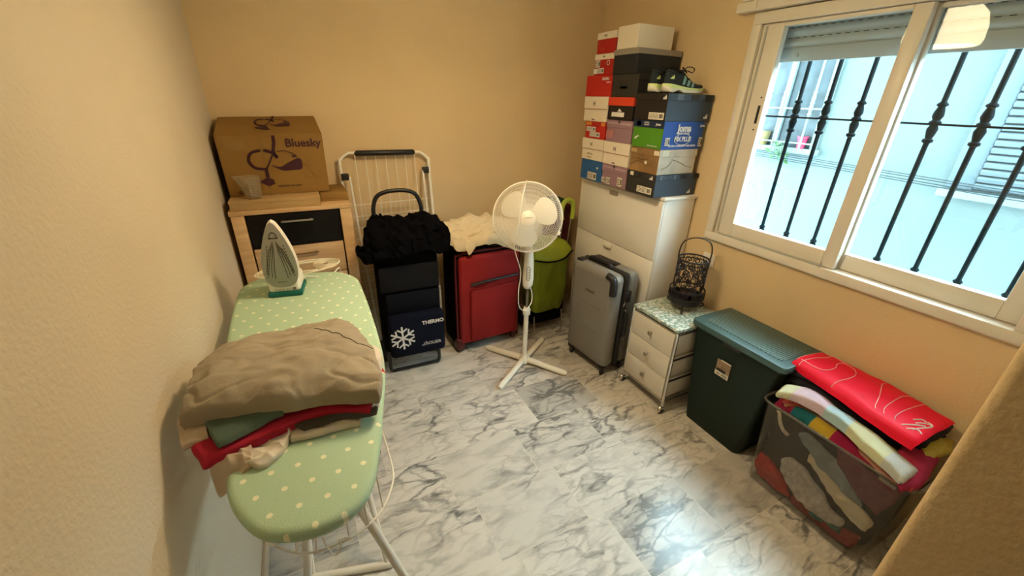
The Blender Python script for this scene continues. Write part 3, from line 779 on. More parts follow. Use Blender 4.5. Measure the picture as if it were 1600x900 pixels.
# ================================================================== RUNNING SHOES
SH_UP = mat('dark_navy_knit', (.010, .018, .026), .8, bump=.4, bs=500); SH_LIME = mat('sole_foam', (.66, .78, .32), .55)
SH_TEAL = mat('teal_stripe', (.18, .36, .36), .5); SH_WH = mat('white_sole_foam', (.78, .78, .68), .5)
def foot_w(t):   # half width along 0 heel .. 1 toe
    return .036*math.sqrt(max(0, min(1, t/.10)))*(1 if t < .3 else 1)*(.88+.30*math.exp(-((t-.68)/.22)**2)) * (math.sqrt(max(0, 1-((t-.75)/.25)**2)) if t > .75 else 1)
def sneaker(label, loc, rz, L_=.285):
    t = thing('running_shoe', label, 'shoe', loc, rz)
    n = 30
    # sole: white wedge with a lime upper layer, rocker shaped
    def low(s): return .004+.020*max(0, (s-.72)/.28)**2+.026*max(0, (.14-s)/.14)**2+.012*math.exp(-((s-.30)/.08)**2)
    def mid(s): return .022+.004*cos(s*4)+.014*max(0, (.10-s)/.10)+.010*max(0, (s-.8)/.2)**2
    def topz(s): return .042-.012*s+.006*cos(s*5)+.006*max(0, (s-.85)/.15)
    for nm, f0, f1, m, g in (('outsole', low, mid, SH_WH, 1.02), ('midsole', mid, topz, SH_LIME, 1.05)):
        bm = bm_new(); rings = []
        for i in range(n+1):
            s = i/n; s2 = min(max(s, .004), .996); w = max(foot_w(s2)*g+.002, .003); x = -.5*L_-.006*(g > 1)+L_*s*1.02
            z0, z1 = f0(s), max(f1(s), f0(s)+.003)
            rings.append([bm.verts.new(c) for c in ((x, -w*.92, z0), (x, -w, (z0+z1)/2), (x, -w*.95, z1), (x, w*.95, z1), (x, w, (z0+z1)/2), (x, w*.92, z0))])
        for A, B in zip(rings, rings[1:]):
            for j in range(6): bm.faces.new((A[j], A[(j+1) % 6], B[(j+1) % 6], B[j]))
        bm.faces.new(rings[0]); bm.faces.new(rings[-1]); obj(nm, bm, m, t, 60)
    def hh(s):   # upper height over the midsole
        a = .058+.017*sin(s/.12*pi/2) if s < .12 else .075-.012*sin((s-.12)/.22*pi/2) if s < .34 else .063+.012*math.exp(-((s-.42)/.05)**2)-.040*min(1, max(0, (s-.40)/.45))**.9
        if s > .86: a *= math.sqrt(max(.05, 1-((s-.86)/.15)**2))
        return a
    def P(s, a):
        w = foot_w(min(max(s, .01), .99))*.95; h = hh(s); x = -.5*L_+L_*s*.985; ca, sa = cos(a), sin(a)
        return Vector((x, -w*(abs(ca)**.7)*(1 if ca > 0 else -1)*(1-.18*sa), topz(s)-.004+h*abs(sa)**.8))
    bm = bm_new(); rings = []
    for i in range(n+1):
        s = .015+.97*i/n; rings.append([bm.verts.new(P(s, pi*j/14)) for j in range(15)])
    for A, B in zip(rings, rings[1:]):
        for j in range(14): bm.faces.new((A[j], A[j+1], B[j+1], B[j]))
        bm.faces.new((A[0], B[0], B[14], A[14]))
    bm.faces.new(rings[0]); bm.faces.new(rings[-1]); up_ = obj('upper', bm, SH_UP, t, 60)
    # padded collar around the ankle opening
    bm = bm_new(); tube(bm, catmull([P(.03, pi/2)+Vector((.004, 0, .004)), P(.10, pi*.30), P(.22, pi*.32), P(.34, pi*.40), P(.38, pi/2)+Vector((0, 0, .008)), P(.34, pi*.60), P(.22, pi*.68), P(.10, pi*.70)], 6, True), .007, 8, True); obj('collar', bm, SH_UP, t, 60)
    bm = bm_new(); prism(bm, [(-.5*L_+L_*s, foot_w(.2)*.62*q) for s, q in ((.05, 0), (.10, .9), (.22, 1), (.34, .6), (.34, -.6), (.22, -1), (.10, -.9))], .002, T(0, 0, .107)); obj('insole', bm, BLACKR, t)
    # tongue and laces
    bm = bm_new(); slab(bm, [[P(.36, pi/2)+Vector((-.012, y, .022)) for y in (-.018, 0, .018)], [P(.46, pi/2)+Vector((0, y, .006)) for y in (-.016, 0, .016)], [P(.58, pi/2)+Vector((0, y, .003)) for y in (-.012, 0, .012)]], .006, 10, 12, 0, edge=2); obj('tongue', bm, SH_UP, t, 60)
    bm = bm_new()
    for k in range(5):
        s = .42+k*.045
        tube(bm, [P(s, pi*.28)+Vector((0, 0, .002)), P(s+.01, pi/2)+Vector((0, 0, .010)), P(s, pi*.72)+Vector((0, 0, .002))], .0025, 6)
    for sg in (-1, 1):
        c = P(.42, pi/2)+Vector((0, 0, .010))
        tube(bm, catmull([c, c+Vector((.015, sg*.02, .02)), c+Vector((.045, sg*.035, .012)), c+Vector((.05, sg*.02, -.006)), c+Vector((.02, sg*.01, .002)), c], 6), .0025, 6)
    obj('laces', bm, BLACKF, t, 60)
    for sg in (0, 1):
        bm = bm_new()
        for k in range(3):
            s0 = .36+k*.105; q = []
            for (ds, a) in ((0, .04), (.055, .04), (.055+.075, .34), (.075, .34)):
                q.append(P(s0+ds, pi*(a if sg == 0 else 1-a)))
            nn = (q[1]-q[0]).cross(q[3]-q[0]).normalized(); nn = nn if nn.y*(-1 if sg == 0 else 1) > 0 else -nn
            G = [[q[0].lerp(q[1], i/3).lerp(q[3].lerp(q[2], i/3), j/3) for j in range(4)] for i in range(4)]
            ss = [[P(s0+.055*i/3+.075*j/3, pi*((.04+.30*j/3) if sg == 0 else 1-(.04+.30*j/3))) for j in range(4)] for i in range(4)]
            a_ = [[bm.verts.new(v+nn*.0022) for v in r_] for r_ in ss]; b2 = [[bm.verts.new(v-nn*.001) for v in r_] for r_ in ss]
            for i in range(3):
                for j in range(3):
                    bm.faces.new((a_[i][j], a_[i+1][j], a_[i+1][j+1], a_[i][j+1])); bm.faces.new((b2[i][j], b2[i][j+1], b2[i+1][j+1], b2[i+1][j]))
            for i in range(3):
                bm.faces.new((a_[i][0], b2[i][0], b2[i+1][0], a_[i+1][0])); bm.faces.new((a_[i][3], a_[i+1][3], b2[i+1][3], b2[i][3]))
                bm.faces.new((a_[0][i], a_[0][i+1], b2[0][i+1], b2[0][i])); bm.faces.new((a_[3][i], b2[3][i], b2[3][i+1], a_[3][i+1]))
        obj('side_stripes', bm, SH_TEAL, t, 0)
    M = frame(P(.06, .12)+Vector((-.004, -.006, .014)), (1, -.25, 0), (0, 0, 1))
    three_bars(t, M, 0, 0, .022, SH_LIME)
    return t
sneaker('dark running shoe with teal stripes nearest the room, on the top slate box', (2.012, 1.868, 1.801), R(-3))
sneaker('dark running shoe standing behind its mate, heel showing on the slate box', (1.985, 1.965, 1.801), R(5))

# ================================================================== CHEST OF DRAWERS
root = thing('chest_of_drawers', 'oak chest of drawers with one black drawer, in the left corner', 'chest of drawers', (-.068, 2.70, 0))
bm = bm_new()
box(bm, -.295, -.235, -.20, .20, 0, 1.155, .002); box(bm, .235, .295, -.20, .20, 0, 1.155, .002); box(bm, -.234, .234, -.17, .195, .03, 1.15)
obj('carcass', bm, OAK, root)
bm = bm_new(); box(bm, -.30, .30, -.205, .205, 1.156, 1.180, .002); obj('top_board', bm, OAK, root)
bm = bm_new(); box(bm, -.233, .233, -.172, -.169, .04, 1.15); obj('dark_gap', bm, BLKG, root)
for k in range(6):
    z1 = 1.150-k*.188; z0 = z1-.180
    bm = bm_new(); box(bm, -.227, .227, -.195, -.1725, z0, z1, .002); dr = obj('drawer', bm, BLKG if k in (0,) else OAKH, root)
    bm = bm_new()
    xa, xb = (-.07, .09)
    if k == 0: tube(bm, [(xa, -.215, z1-.04), (xb, -.215, z1-.04)], .006, 8); box(bm, xa+.01, xa+.02, -.215, -.196, z1-.045, z1-.035); box(bm, xb-.02, xb-.01, -.215, -.196, z1-.045, z1-.035)
    else: tube(bm, [(xa, -.212, z1-.045), (xb, -.212, z1-.045)], .0045, 8); box(bm, xa+.01, xa+.016, -.212, -.196, z1-.049, z1-.041); box(bm, xb-.016, xb-.01, -.212, -.196, z1-.049, z1-.041)
    obj('bar_handle', bm, mat('brushed_steel', (.5, .49, .46), .3, metal=1) if k == 0 else mat('bronze_pull', (.25, .16, .08), .35, metal=.8), dr)
root = thing('flat_carton', 'flat pale cardboard carton lying on the chest of drawers under the big box', 'box', (-.14, 2.64, 1.181))
bm = bm_new(); box(bm, -.215, .215, -.135, .14, 0, .048, .002); obj('tray', bm, CARD2, root)
bm = bm_new(); box(bm, -.217, .217, -.137, .142, .034, .0495, .001); obj('lid', bm, CARD2, root)
root = thing('flat_carton', 'thin cardboard sheet on the right of the chest top', 'box', (.165, 2.72, 1.181))
bm = bm_new(); box(bm, -.085, .065, -.13, .13, 0, .010, .001); obj('sheet', bm, CARD, root)
bm = bm_new(); box(bm, -.083, .063, -.128, .128, .0105, .046, .001); obj('fold', bm, CARD, root)

# big cardboard box, lid bulging up towards the back
root = thing('cardboard_box', 'big brown cardboard box printed with a vacuum cleaner on the oak chest', 'box', (-.11, 2.755, 1.231))
bm = bm_new()
W2, D0, D1 = .247, -.125, .135
vs = [bm.verts.new(p) for p in ((-W2, D0, 0), (W2, D0, 0), (W2, D1, 0), (-W2, D1, 0), (-W2-.005, D0-.005, .312), (W2+.004, D0-.004, .315), (W2-.01, D1, .395), (-W2, D1, .385))]
for q in ((0, 3, 2, 1), (4, 5, 6, 7), (0, 1, 5, 4), (1, 2, 6, 5), (2, 3, 7, 6), (3, 0, 4, 7)): bm.faces.new([vs[i] for i in q])
bmesh.ops.bevel(bm, geom=bm.edges[:], offset=.003, segments=2, affect='EDGES')
obj('carton', bm, CARD, root)
BF = frame((-.252, D0-.0012, 0), (1, 0, 0), (0, -.0155, 1))     # front face
BT = frame((-.252, D0-.004, .3165), (1, 0, .006), (0, .26, .074))   # sloping top
def vac(M, s, part=0):
    b = bm_new()
    def tb(pts, w):
        P_ = catmull([(x, y, 0) for x, y in pts], 6)
        for a, c in zip(P_, P_[1:]):
            d_ = (c-a).normalized(); n_ = Vector((-d_.y, d_.x, 0))*w/2
            prism(b, [(a-n_-d_*w*.1).xy, (c-n_+d_*w*.1).xy, (c+n_+d_*w*.1).xy, (a+n_-d_*w*.1).xy], .0008, M)
    sx = s
    tb([(.0*sx, .02*sx), (-.045*sx, .03*sx), (-.07*sx, .07*sx), (-.05*sx, .115*sx), (.0, .13*sx)], .016*sx)
    tb([(.02*sx, .13*sx), (.06*sx, .115*sx), (.085*sx, .085*sx)], .018*sx)
    tb([(.085*sx, .085*sx), (.07*sx, .12*sx), (.082*sx, .175*sx), (.083*sx, .212*sx if part == 0 else .15*sx)], .018*sx)
    tb([(.06*sx, .10*sx), (.03*sx, .045*sx), (.012*sx, .02*sx)], .009*sx)
    tb([(.012*sx, .025*sx), (.012*sx, -.03*sx)], .02*sx)
    tb([(.09*sx, .12*sx), (.13*sx, .125*sx), (.18*sx, .105*sx)], .004*sx)
    prism(b, [(.165*sx, .085*sx), (.195*sx, .085*sx), (.19*sx, .10*sx), (.168*sx, .10*sx)], .0008, M)
    body = catmull([(.045*sx, .045*sx, 0), (.09*sx, .03*sx, 0), (.14*sx, .055*sx, 0), (.20*sx, .08*sx, 0), (.215*sx, .06*sx, 0), (.21*sx, .015*sx, 0), (.16*sx, .008*sx, 0), (.10*sx, .008*sx, 0)], 5, True)
    prism(b, [(p.x, p.y) for p in body], .0008, M)
    head = [(-.04*sx, -.055*sx), (.01*sx, -.03*sx), (.04*sx, -.045*sx), (.045*sx, -.07*sx), (.01*sx, -.085*sx)] if part == 0 else [(-.07*sx, -.015*sx), (-.02*sx, .01*sx), (.03*sx, -.0*sx), (.05*sx, -.05*sx), (.0*sx, -.045*sx)]
    prism(b, head, .0008, M)
    return b
obj('vacuum_print', vac(BF @ T(.19, .12, 0), .88), PURPLE, root, 0)
obj('vacuum_print', vac(BT @ T(.225, .10, 0) @ Matrix.Diagonal((.75, 1.15, 1, 1)), .80, 1), PURPLE, root, 0)
text('lettering', 'Bluesky', .058, PURPLE, root, BF @ T(.402, .268, .0005), bold=.0010)
text('small_print', 'aspirador sin saco', .016, PURPLE, root, BF @ T(.30, .045, .0005))
patch(root, BF, .20, .0, .003, .31, mat('carton_crease', (.2, .11, .03), .8), 'centre_crease')
patch(root, BF, .03, .235, .10, .05, TAPE, 'tape'); patch(root, BF, .05, .012, .08, .004, PURPLE, 'small_print'); patch(root, BF, .05, .022, .10, .004, PURPLE, 'small_print')
bm = bm_new()
for cx, cy in ((.43, .165), (.455, .10), (.41, .10)): ring(bm, BF @ Vector((cx, cy, .0005)), (0, 1, 0), .018, .0008, 20, 4)
tube(bm, [BF @ Vector(p) for p in ((.37, .18, 0), (.40, .15, 0), (.41, .135, 0))], .001, 4); obj('recycling_marks', bm, smat('faded_print', (.18, .09, .03)), root)

# measuring jug
root = thing('measuring_jug', 'small frosted measuring jug standing in front of the cardboard box', 'jug', (-.238, 2.560, 1.2315))
bm = bm_new()
prof = [(.034, 0), (.037, .003), (.0475, .112), (.0485, .115), (.0465, .115), (.0355, .006), (0, .005)]
lathe(bm, [(0, 0)]+prof, 28)
for v in bm.verts:
    if v.co.z > .09 and v.co.x < -.02:
        k = (v.co.z-.09)/.025*max(0, 1-abs(v.co.y)/.022); v.co.x -= .036*k; v.co.z += .004*k
obj('cup', bm, JUG, root, 50)
bm = bm_new()
for k in range(6): box(bm, -.006, .010 if k % 2 else .018, -.0375-.0009*k, -.0370-.0009*k, .02+.014*k, .0212+.014*k)
obj('measuring_marks', bm, smat('grey_marks', (.3, .28, .24)), root)

# ================================================================== DRYING RACK
root = thing('drying_rack', 'folded white clothes drying rack leaning on the back wall', 'drying rack', (.515, 2.87, 0), 0)
# lean back: foot forward, top near the wall. local y(z)
def rp(x, z, o=0): return Vector((x, -.13*(1-z/1.42)+o, z))
bm = bm_new()
o1 = [rp(-.285, .02), rp(-.285, 1.30), rp(-.275, 1.37), rp(-.235, 1.405), rp(-.19, 1.41), rp(.19, 1.405), rp(.235, 1.40), rp(.278, 1.365), rp(.285, 1.30), rp(.29, .02)]
tube(bm, catmull(o1[:1]+[rp(-.285, .6)]+o1[1:9]+[rp(.29, .6)]+o1[9:], 6), .010, 10); obj('outer_frame', bm, WHITEM, root, 50)
bm = bm_new(); tube(bm, [rp(-.185, 1.413, 0), rp(-.18, 1.408, -.002), rp(.185, 1.407, -.002), rp(.19, 1.407, 0)], [.013, .018, .018, .013], 12); obj('grip_sleeve', bm, BLACKP, root, 50)
bm = bm_new()
tube(bm, [rp(-.24, 1.27, -.02), rp(-.225, .80, -.03), rp(-.19, .10, -.03)], .008, 8); tube(bm, [rp(.235, 1.29, -.02), rp(.245, .80, -.03), rp(.25, .10, -.03)], .008, 8); obj('leg_frame', bm, WHITEM, root, 50)
for x, z in ((-.265, 1.27), (.255, 1.29)):
    bm = bm_new(); c = rp(x, z, -.015); box(bm, c.x-.022, c.x+.022, c.y-.014, c.y+.014, c.z-.02, c.z+.02, .004); obj('hinge_clip', bm, BLACKR, root)
bm = bm_new()
for k in range(7): tube(bm, [rp(-.19+k*.0635, 1.40, -.004), rp(-.19+k*.0635, .97, -.012)], .0022, 6)
for k in range(15):
    x = -.23+k*.033; tube(bm, [rp(x, 1.09, .010), rp(x, .25, .010)], .0016, 5)
for k in range(13): z = 1.09-.0745*k; tube(bm, [rp(-.25, z, -.02), rp(.262, z+.01, -.02)], .0028, 6)
for k in range(4): z = 1.02-.2*k; tube(bm, [rp(-.25, z-.035, .008), rp(.262, z-.025, .008)], .0020, 6)
obj('drying_wires', bm, WHITEM, root, 50)

# ================================================================== NAVY SHOPPING TROLLEY
root = thing('shopping_trolley', 'dark navy shopping trolley with a white snowflake and lettering', 'shopping trolley', (.51, 2.45, 0), R(-2))
bm = bm_new(); tube(bm, catmull([(-.175, 0, .30), (-.172, -.005, .12), (-.168, -.012, .02), (-.12, -.016, .014), (0, -.017, .014), (.12, -.016, .014), (.165, -.012, .02), (.172, -.005, .12), (.175, 0, .30)], 6), .0115, 10); obj('base_loop', bm, BLACKP, root, 50)
bm = bm_new()
tube(bm, catmull([(-.14, .10, .10), (-.145, .13, .7), (-.15, .15, 1.0), (-.15, .155, 1.10), (-.125, .16, 1.175), (-.07, .16, 1.205), (0, .16, 1.212), (.07, .16, 1.205), (.12, .16, 1.175), (.145, .155, 1.10), (.145, .15, 1.0), (.14, .13, .7), (.135, .10, .10)], 6), .0095, 10); obj('frame', bm, DKCHR, root, 50)
bm = bm_new(); tube(bm, catmull([(-.143, .152, 1.04), (-.151, .155, 1.10), (-.126, .16, 1.176), (-.07, .16, 1.206), (0, .16, 1.213), (.07, .16, 1.206), (.121, .16, 1.176), (.146, .155, 1.10), (.140, .152, 1.04)], 6), .0135, 10); obj('grip', bm, BLACKP, root, 50)
for sx in (-.19, .19):
    bm = bm_new(); lathe(bm, [(0, -.012), (.075, -.012), (.08, -.006), (.08, .006), (.075, .012), (0, .012)], 28, T(sx, .15, .082) @ Matrix.Rotation(pi/2, 4, 'Y')); obj('wheel', bm, BLACKR, root, 50)
# bag body
bm = bm_new(); box(bm, -.195, .195, -.03, .135, .16, .93, .035, 4)
for v in bm.verts:
    v.co += Vector((1, 0, 0))*noise.noise(v.co*9)*.004
bmesh.ops.subdivide_edges(bm, edges=bm.edges[:], cuts=2)
bag = obj('bag', bm, BLACKF, root, 60)
bm = bm_new(); box(bm, -.185, .19, -.045, -.0315, .62, .79, .006, 2); obj('front_flap', bm, mat('charcoal_nylon', (.006, .0065, .009), .75, bump=.3, bs=200, spec=.2), bag)
bm = bm_new(); box(bm, -.155, .188, -.040, -.0312, .44, .60, .004, 2); obj('mesh_panel', bm, mat('dark_nylon', (.0035, .0045, .009), .7, spec=.15), bag)
pk = bm_new(); box(pk, -.17, .20, -.105, -.0315, .155, .465, .03, 4); pk_o = obj('insulated_pocket', pk, NAVYF, bag, 60)
FMt = frame((0, -.1055, .31), (1, 0, 0), (0, 0, 1))
bm = bm_new()
c0 = Vector((-.085, .0))
def bar2(b, a, c, w, M):
    a = Vector(a); c = Vector(c); d_ = (c-a).normalized(); n_ = Vector((-d_.y, d_.x))*w/2
    prism(b, [a-n_, c-n_, c+n_, a+n_], .001, M)
for k in range(6):
    an = R(90+60*k+2); d_ = Vector((cos(an), sin(an))); e = c0+d_*.085; bar2(bm, c0, e, .012, FMt)
    for q in (.50, ):
        m_ = c0+d_*.085*q
        for sg in (-1, 1):
            a2 = an+sg*R(52); bar2(bm, m_, m_+Vector((cos(a2), sin(a2)))*.040, .010, FMt)
obj('snowflake_print', bm, PRINTW, pk_o, 0)
bm = bm_new(); text_into(bm, 'THERMO', .036, FMt @ T(.045, .085, 0), align='LEFT', bold=.0012); obj('lettering', bm, PRINTW, pk_o, 0)
bm = bm_new(); text_into(bm, 'ROLSER', .030, FMt @ T(.062, -.075, 0), align='LEFT', bold=.0008)
for (u, v) in ((.035, -.085), (.047, -.085), (.047, -.073), (.059, -.065)): box(bm, u, u+.009, v, v+.007, 0, .001, M=FMt)
obj('lettering', bm, smat('grey_print', (.42, .42, .42)), pk_o, 0)
bm = bm_new(); tube(bm, [(.192, -.048, .62), (.194, -.05, .52), (.19, -.06, .46)], .003, 6); obj('edge_piping', bm, smat('grey_print', (.42, .42, .42)), bag)
# black garment bundled over the trolley top
bm = bm_new()
rows = [[(-.275, -.06, .88), (-.235, -.09, .90), (-.12, -.11, .93), (0, -.11, .93), (.12, -.11, .93), (.215, -.08, .91), (.275, -.05, .93)],
        [(-.285, -.05, .96), (-.22, -.07, 1.02), (-.10, -.08, 1.03), (0, -.08, 1.025), (.12, -.08, 1.03), (.20, -.06, 1.03), (.27, -.03, .99)],
        [(-.22, .02, 1.02), (-.19, .03, 1.065), (-.10, .03, 1.07), (0, .03, 1.065), (.10, .03, 1.07), (.19, .03, 1.07), (.225, .03, 1.02)],
        [(-.22, .12, 1.0), (-.18, .125, 1.04), (-.1, .13, 1.05), (0, .13, 1.045), (.1, .13, 1.05), (.18, .125, 1.04), (.22, .12, 1.0)]]
slab(bm, rows, .06, 90, 50, .024, 22, 3, 3, fold=.030, fd=(1, .3, 0), fs=42, er=.035)
tag(obj('black_garment', bm, BLACKF, None, 60, loc=(.51, 2.45, 0)), 'crumpled black garment piled over the top of the navy trolley', 'garment')

# ================================================================== RED SUITCASE
REDF = mat('red_nylon', (.24, .004, .005), .75, bump=.3, bs=300, var=.08, vs=5)
root = thing('soft_suitcase', 'soft red suitcase with black zipped pocket and sides, behind the fan', 'suitcase', (1.085, 2.60, 0), R(3))
bm = bm_new(); box(bm, -.265, .265, -.105, .13, .05, .80, .045, 5); obj('body', bm, BLACKF, root, 60)
bm = bm_new(); box(bm, -.235, .245, -.135, -.090, .075, .765, .028, 4); fp = obj('front_panel', bm, REDF, root, 60)
bm = bm_new(); box(bm, -.16, .225, -.152, -.1352, .10, .52, .018, 3); obj('front_pocket', bm, REDF, fp, 60)
bm = bm_new(); tube(bm, [(-.155, -.150, .56), (0, -.153, .572), (.22, -.150, .578)], .011, 8, flat=.6); obj('zip', bm, BLACKP, fp, 50)
bm = bm_new(); tube(bm, catmull([(-.245, -.10, .1), (-.25, -.10, .70), (-.22, -.10, .775), (0, -.10, .785), (.22, -.10, .775), (.255, -.10, .70), (.255, -.10, .1)], 6), .009, 8); obj('edge_piping', bm, mat('dark_red_trim', (.09, .004, .006), .6), root, 50)
for sx in (-.23, .23):
    bm = bm_new(); box(bm, sx-.03, sx+.03, -.125, -.05, 0.03, .12, .012, 3); lathe(bm, [(0, -.012), (.028, -.012), (.03, 0), (.028, .012), (0, .012)], 18, T(sx, -.08, .03) @ Matrix.Rotation(pi/2, 4, 'Y')); obj('wheel_guard', bm, mat('maroon_plastic', (.07, .008, .012), .4), root, 50)
bm = bm_new(); tube(bm, catmull([(-.10, -.01, .80), (-.09, -.02, .835), (0, -.025, .845), (.09, -.02, .835), (.10, -.01, .80)], 6), .010, 8); obj('carry_handle', bm, BLACKP, root, 50)
bm = bm_new(); box(bm, .02, .22, -.10, .10, .801, .815, .006); obj('black_mesh_flap', bm, mat('black_mesh', (.02, .022, .03), .6, bump=1, bs=120), root, 50)
# cream cloth heaped on it
CREAMF = mat('cream_cloth', (.70, .60, .42), .9, bump=.25, bs=60)
bm = bm_new()
rows = [[(0.780,2.470,0.931), (0.836,2.450,0.869), (0.922,2.430,0.855), (1.010,2.430,0.880), (1.128,2.450,0.860), (1.262,2.470,0.818)],
        [(0.771,2.530,0.993), (0.847,2.500,0.941), (0.956,2.490,0.918), (1.073,2.490,0.918), (1.175,2.500,0.895), (1.339,2.520,0.832)],
        [(0.845,2.620,0.988), (0.930,2.600,0.980), (1.047,2.600,0.969), (1.170,2.600,0.956), (1.324,2.600,0.917), (1.445,2.600,0.835)],
        [(0.928,2.760,0.929), (1.029,2.740,0.953), (1.129,2.740,0.962), (1.259,2.740,0.955), (1.394,2.740,0.908), (1.509,2.740,0.829)]]
slab(bm, rows, .045, 80, 50, .012, 16, 5, 2, fold=.030, fd=(.8, -.6, 0), fs=30, er=.03)
tag(obj('cream_cloth', bm, CREAMF, None, 60), 'crumpled cream cloth heaped on top of the red suitcase', 'cloth')
bm = bm_new()
rows = [[(0.903,2.450,0.852), (0.936,2.440,0.868), (0.986,2.440,0.849)], [(0.904,2.430,0.831), (0.929,2.425,0.829), (0.963,2.430,0.823)], [(0.915,2.425,0.799), (0.922,2.420,0.791), (0.938,2.425,0.796)]]
slab(bm, rows, .008, 16, 16, .002, 20, 2, 3, updir=(0, -1, 0)); tag(obj('cloth_corner', bm, CREAMF, None, 60), 'pointed pale cloth tip hanging over the front of the red suitcase', 'cloth')

# ================================================================== GREEN TROLLEY
LIME = mat('lime_nylon', (.23, .28, .010), .6, bump=.35, bs=60, var=.08, vs=6)
LIME2 = mat('lime_foam', (.38, .46, .05), .6)
root = thing('shopping_trolley', 'lime green shopping trolley with a curved foam handle, beside the grey suitcase', 'shopping trolley', (1.63, 2.60, 0), R(2))
bm = bm_new()
secs = [(.17, .11, .07), (.20, .155, .10), (.40, .165, .105), (.60, .165, .105), (.66, .155, .10), (.69, .12, .08)]
rg = []
for z, a, b2 in secs:
    rg.append([bm.verts.new((a*(abs(cos(q))**.5)*(1 if cos(q) > 0 else -1)+.006*noise.noise(Vector((cos(q)*3, sin(q)*3, z*14))), b2*(abs(sin(q))**.5)*(1 if sin(q) > 0 else -1)+.010*noise.noise(Vector((cos(q)*4+5, sin(q)*3, z*12))), z)) for q in [2*pi*i/36 for i in range(36)]])
for A, B in zip(rg, rg[1:]):
    for j in range(36): bm.faces.new((A[j], A[(j+1) % 36], B[(j+1) % 36], B[j]))
bm.faces.new(rg[0][::-1]); bm.faces.new(rg[-1])
bmesh.ops.subdivide_edges(bm, edges=[e for e in bm.edges], cuts=3)
for v in bm.verts:
    v.co += Vector((noise.noise(v.co*11), noise.noise(v.co*11+Vector((9, 0, 0))), 0))*.022
    v.co.y -= .034*(1-abs(sin(v.co.z*26+v.co.x*14+3*noise.noise(v.co*7))))
obj('bag', bm, LIME, root, 60)
bm = bm_new(); rows = [[(-.175, -.125, .66), (-.08, -.16, .655), (.05, -.165, .665), (.16, -.12, .70)], [(-.16, -.05, .735), (-.05, -.05, .765), (.06, -.05, .775), (.155, -.05, .745)], [(-.14, .09, .74), (-.05, .09, .77), (.05, .09, .77), (.14, .09, .745)]]
slab(bm, rows, .022, 36, 24, .007, 12, 8, 3); obj('top_flap', bm, LIME, root, 60)
bm = bm_new(); tube(bm, catmull([(-.175, -.12, .655), (-.08, -.165, .642), (.05, -.17, .65), (.165, -.125, .69)], 6), .006, 8); obj('flap_piping', bm, BLACKF, root, 50)
bm = bm_new(); box(bm, -.15, .14, -.09, .08, .075, .165, .02, 3); obj('black_base', bm, BLACKF, root, 60)
bm = bm_new(); tube(bm, catmull([(-.14, -.10, .16), (-.15, -.13, .05), (-.145, -.145, .012)], 5), .005, 8); tube(bm, catmull([(.12, -.10, .17), (.10, -.15, .03), (.03, -.17, .012)], 5), .005, 8); obj('foot_wire', bm, CHROME, root, 50)
bm = bm_new(); tube(bm, [(.12, .09, .2), (.165, .06, .7), (.175, .05, .88)], .006, 8); tube(bm, [(.20, .09, .2), (.245, .06, .7), (.255, .05, .90)], .006, 8); obj('frame_tube', bm, CHROME, root, 50)
bm = bm_new(); tube(bm, catmull([(.165, .045, .89), (.155, .045, .95), (.17, .045, 1.02), (.215, .045, 1.045), (.255, .045, 1.02), (.265, .045, .96), (.262, .045, .89)], 8), .0185, 12); obj('foam_handle', bm, LIME2, root, 60)
for sx in (-.16, .16):
    bm = bm_new(); lathe(bm, [(0, -.012), (.06, -.012), (.065, -.005), (.065, .005), (.06, .012), (0, .012)], 24, T(sx, .08, .066) @ Matrix.Rotation(pi/2, 4, 'Y')); obj('wheel', bm, BLACKR, root, 50)
MARO = mat('maroon_fabric', (.07, .006, .006), .85, bump=.3)
root = thing('maroon_bag', 'dark maroon bag standing behind the green trolley handle', 'bag', (1.86, 2.80, 0))
bm = bm_new(); box(bm, -.11, .10, -.05, .09, 0, .98, .03, 4); obj('body', bm, MARO, root, 60)
bm = bm_new(); box(bm, -.125, .02, -.06, .09, .985, 1.03, .012, 3); obj('dark_green_top', bm, mat('dark_green_fabric', (.015, .05, .02), .85), root, 60)

# ================================================================== FAN
root = thing('pedestal_fan', 'white pedestal fan with a round wire grille and crossed feet', 'fan', (1.233, 2.165, 0))
FANW = mat('fan_white_plastic', (.80, .76, .66), .35); FANB = mat('fan_blade_plastic', (.80, .76, .64), .3)
feet = [(-.179, .28), (-.294, -.205), (.197, -.262), (.278, .205)]
for fx_, fy_ in feet:
    bm = bm_new(); a = Vector((fx_, fy_, 0)); dn = a.normalized()
    tube(bm, [dn*.02+Vector((0, 0, .035)), dn*.06+Vector((0, 0, .036)), a*.6+Vector((0, 0, .026)), a*.93+Vector((0, 0, .020)), a+Vector((0, 0, .018))], [.022, .022, .020, .021, .013], 10, flat=.75)
    for v in bm.verts: v.co.z = max(v.co.z, .002)
    obj('foot', bm, FANW, root, 60)
bm = bm_new(); lathe(bm, [(0, .01), (.034, .01), (.036, .045), (.024, .06), (.0195, .075), (.0195, .075)], 24); obj('base_hub', bm, FANW, root, 50)
bm = bm_new(); lathe(bm, [(.0165, .06), (.0165, .415), (0, .415)], 20); obj('lower_pole', bm, FANW, root, 50)
bm = bm_new(); lathe(bm, [(.02, .40), (.026, .405), (.027, .44), (.021, .455), (.018, .46), (0, .46)], 20); obj('height_collar', bm, FANW, root, 50)
bm = bm_new(); lathe(bm, [(.010, .45), (.010, .66), (0, .66)], 16); obj('upper_pole', bm, mat('grey_steel_pole', (.22, .21, .19), .35, metal=.8), root, 50)
bm = bm_new(); b2 = bmesh.new()
lathe(b2, [(0, .600), (.022, .602), (.034, .625), (.038, .67), (.034, .78), (.028, .86), (.022, .90), (0, .905)], 24, sy=.85); merge(bm, b2); cb = obj('control_housing', bm, FANW, root, 60)
hd = Vector((-1.233, -2.165+.0, .55)).normalized()   # facing the doorway, tilted up
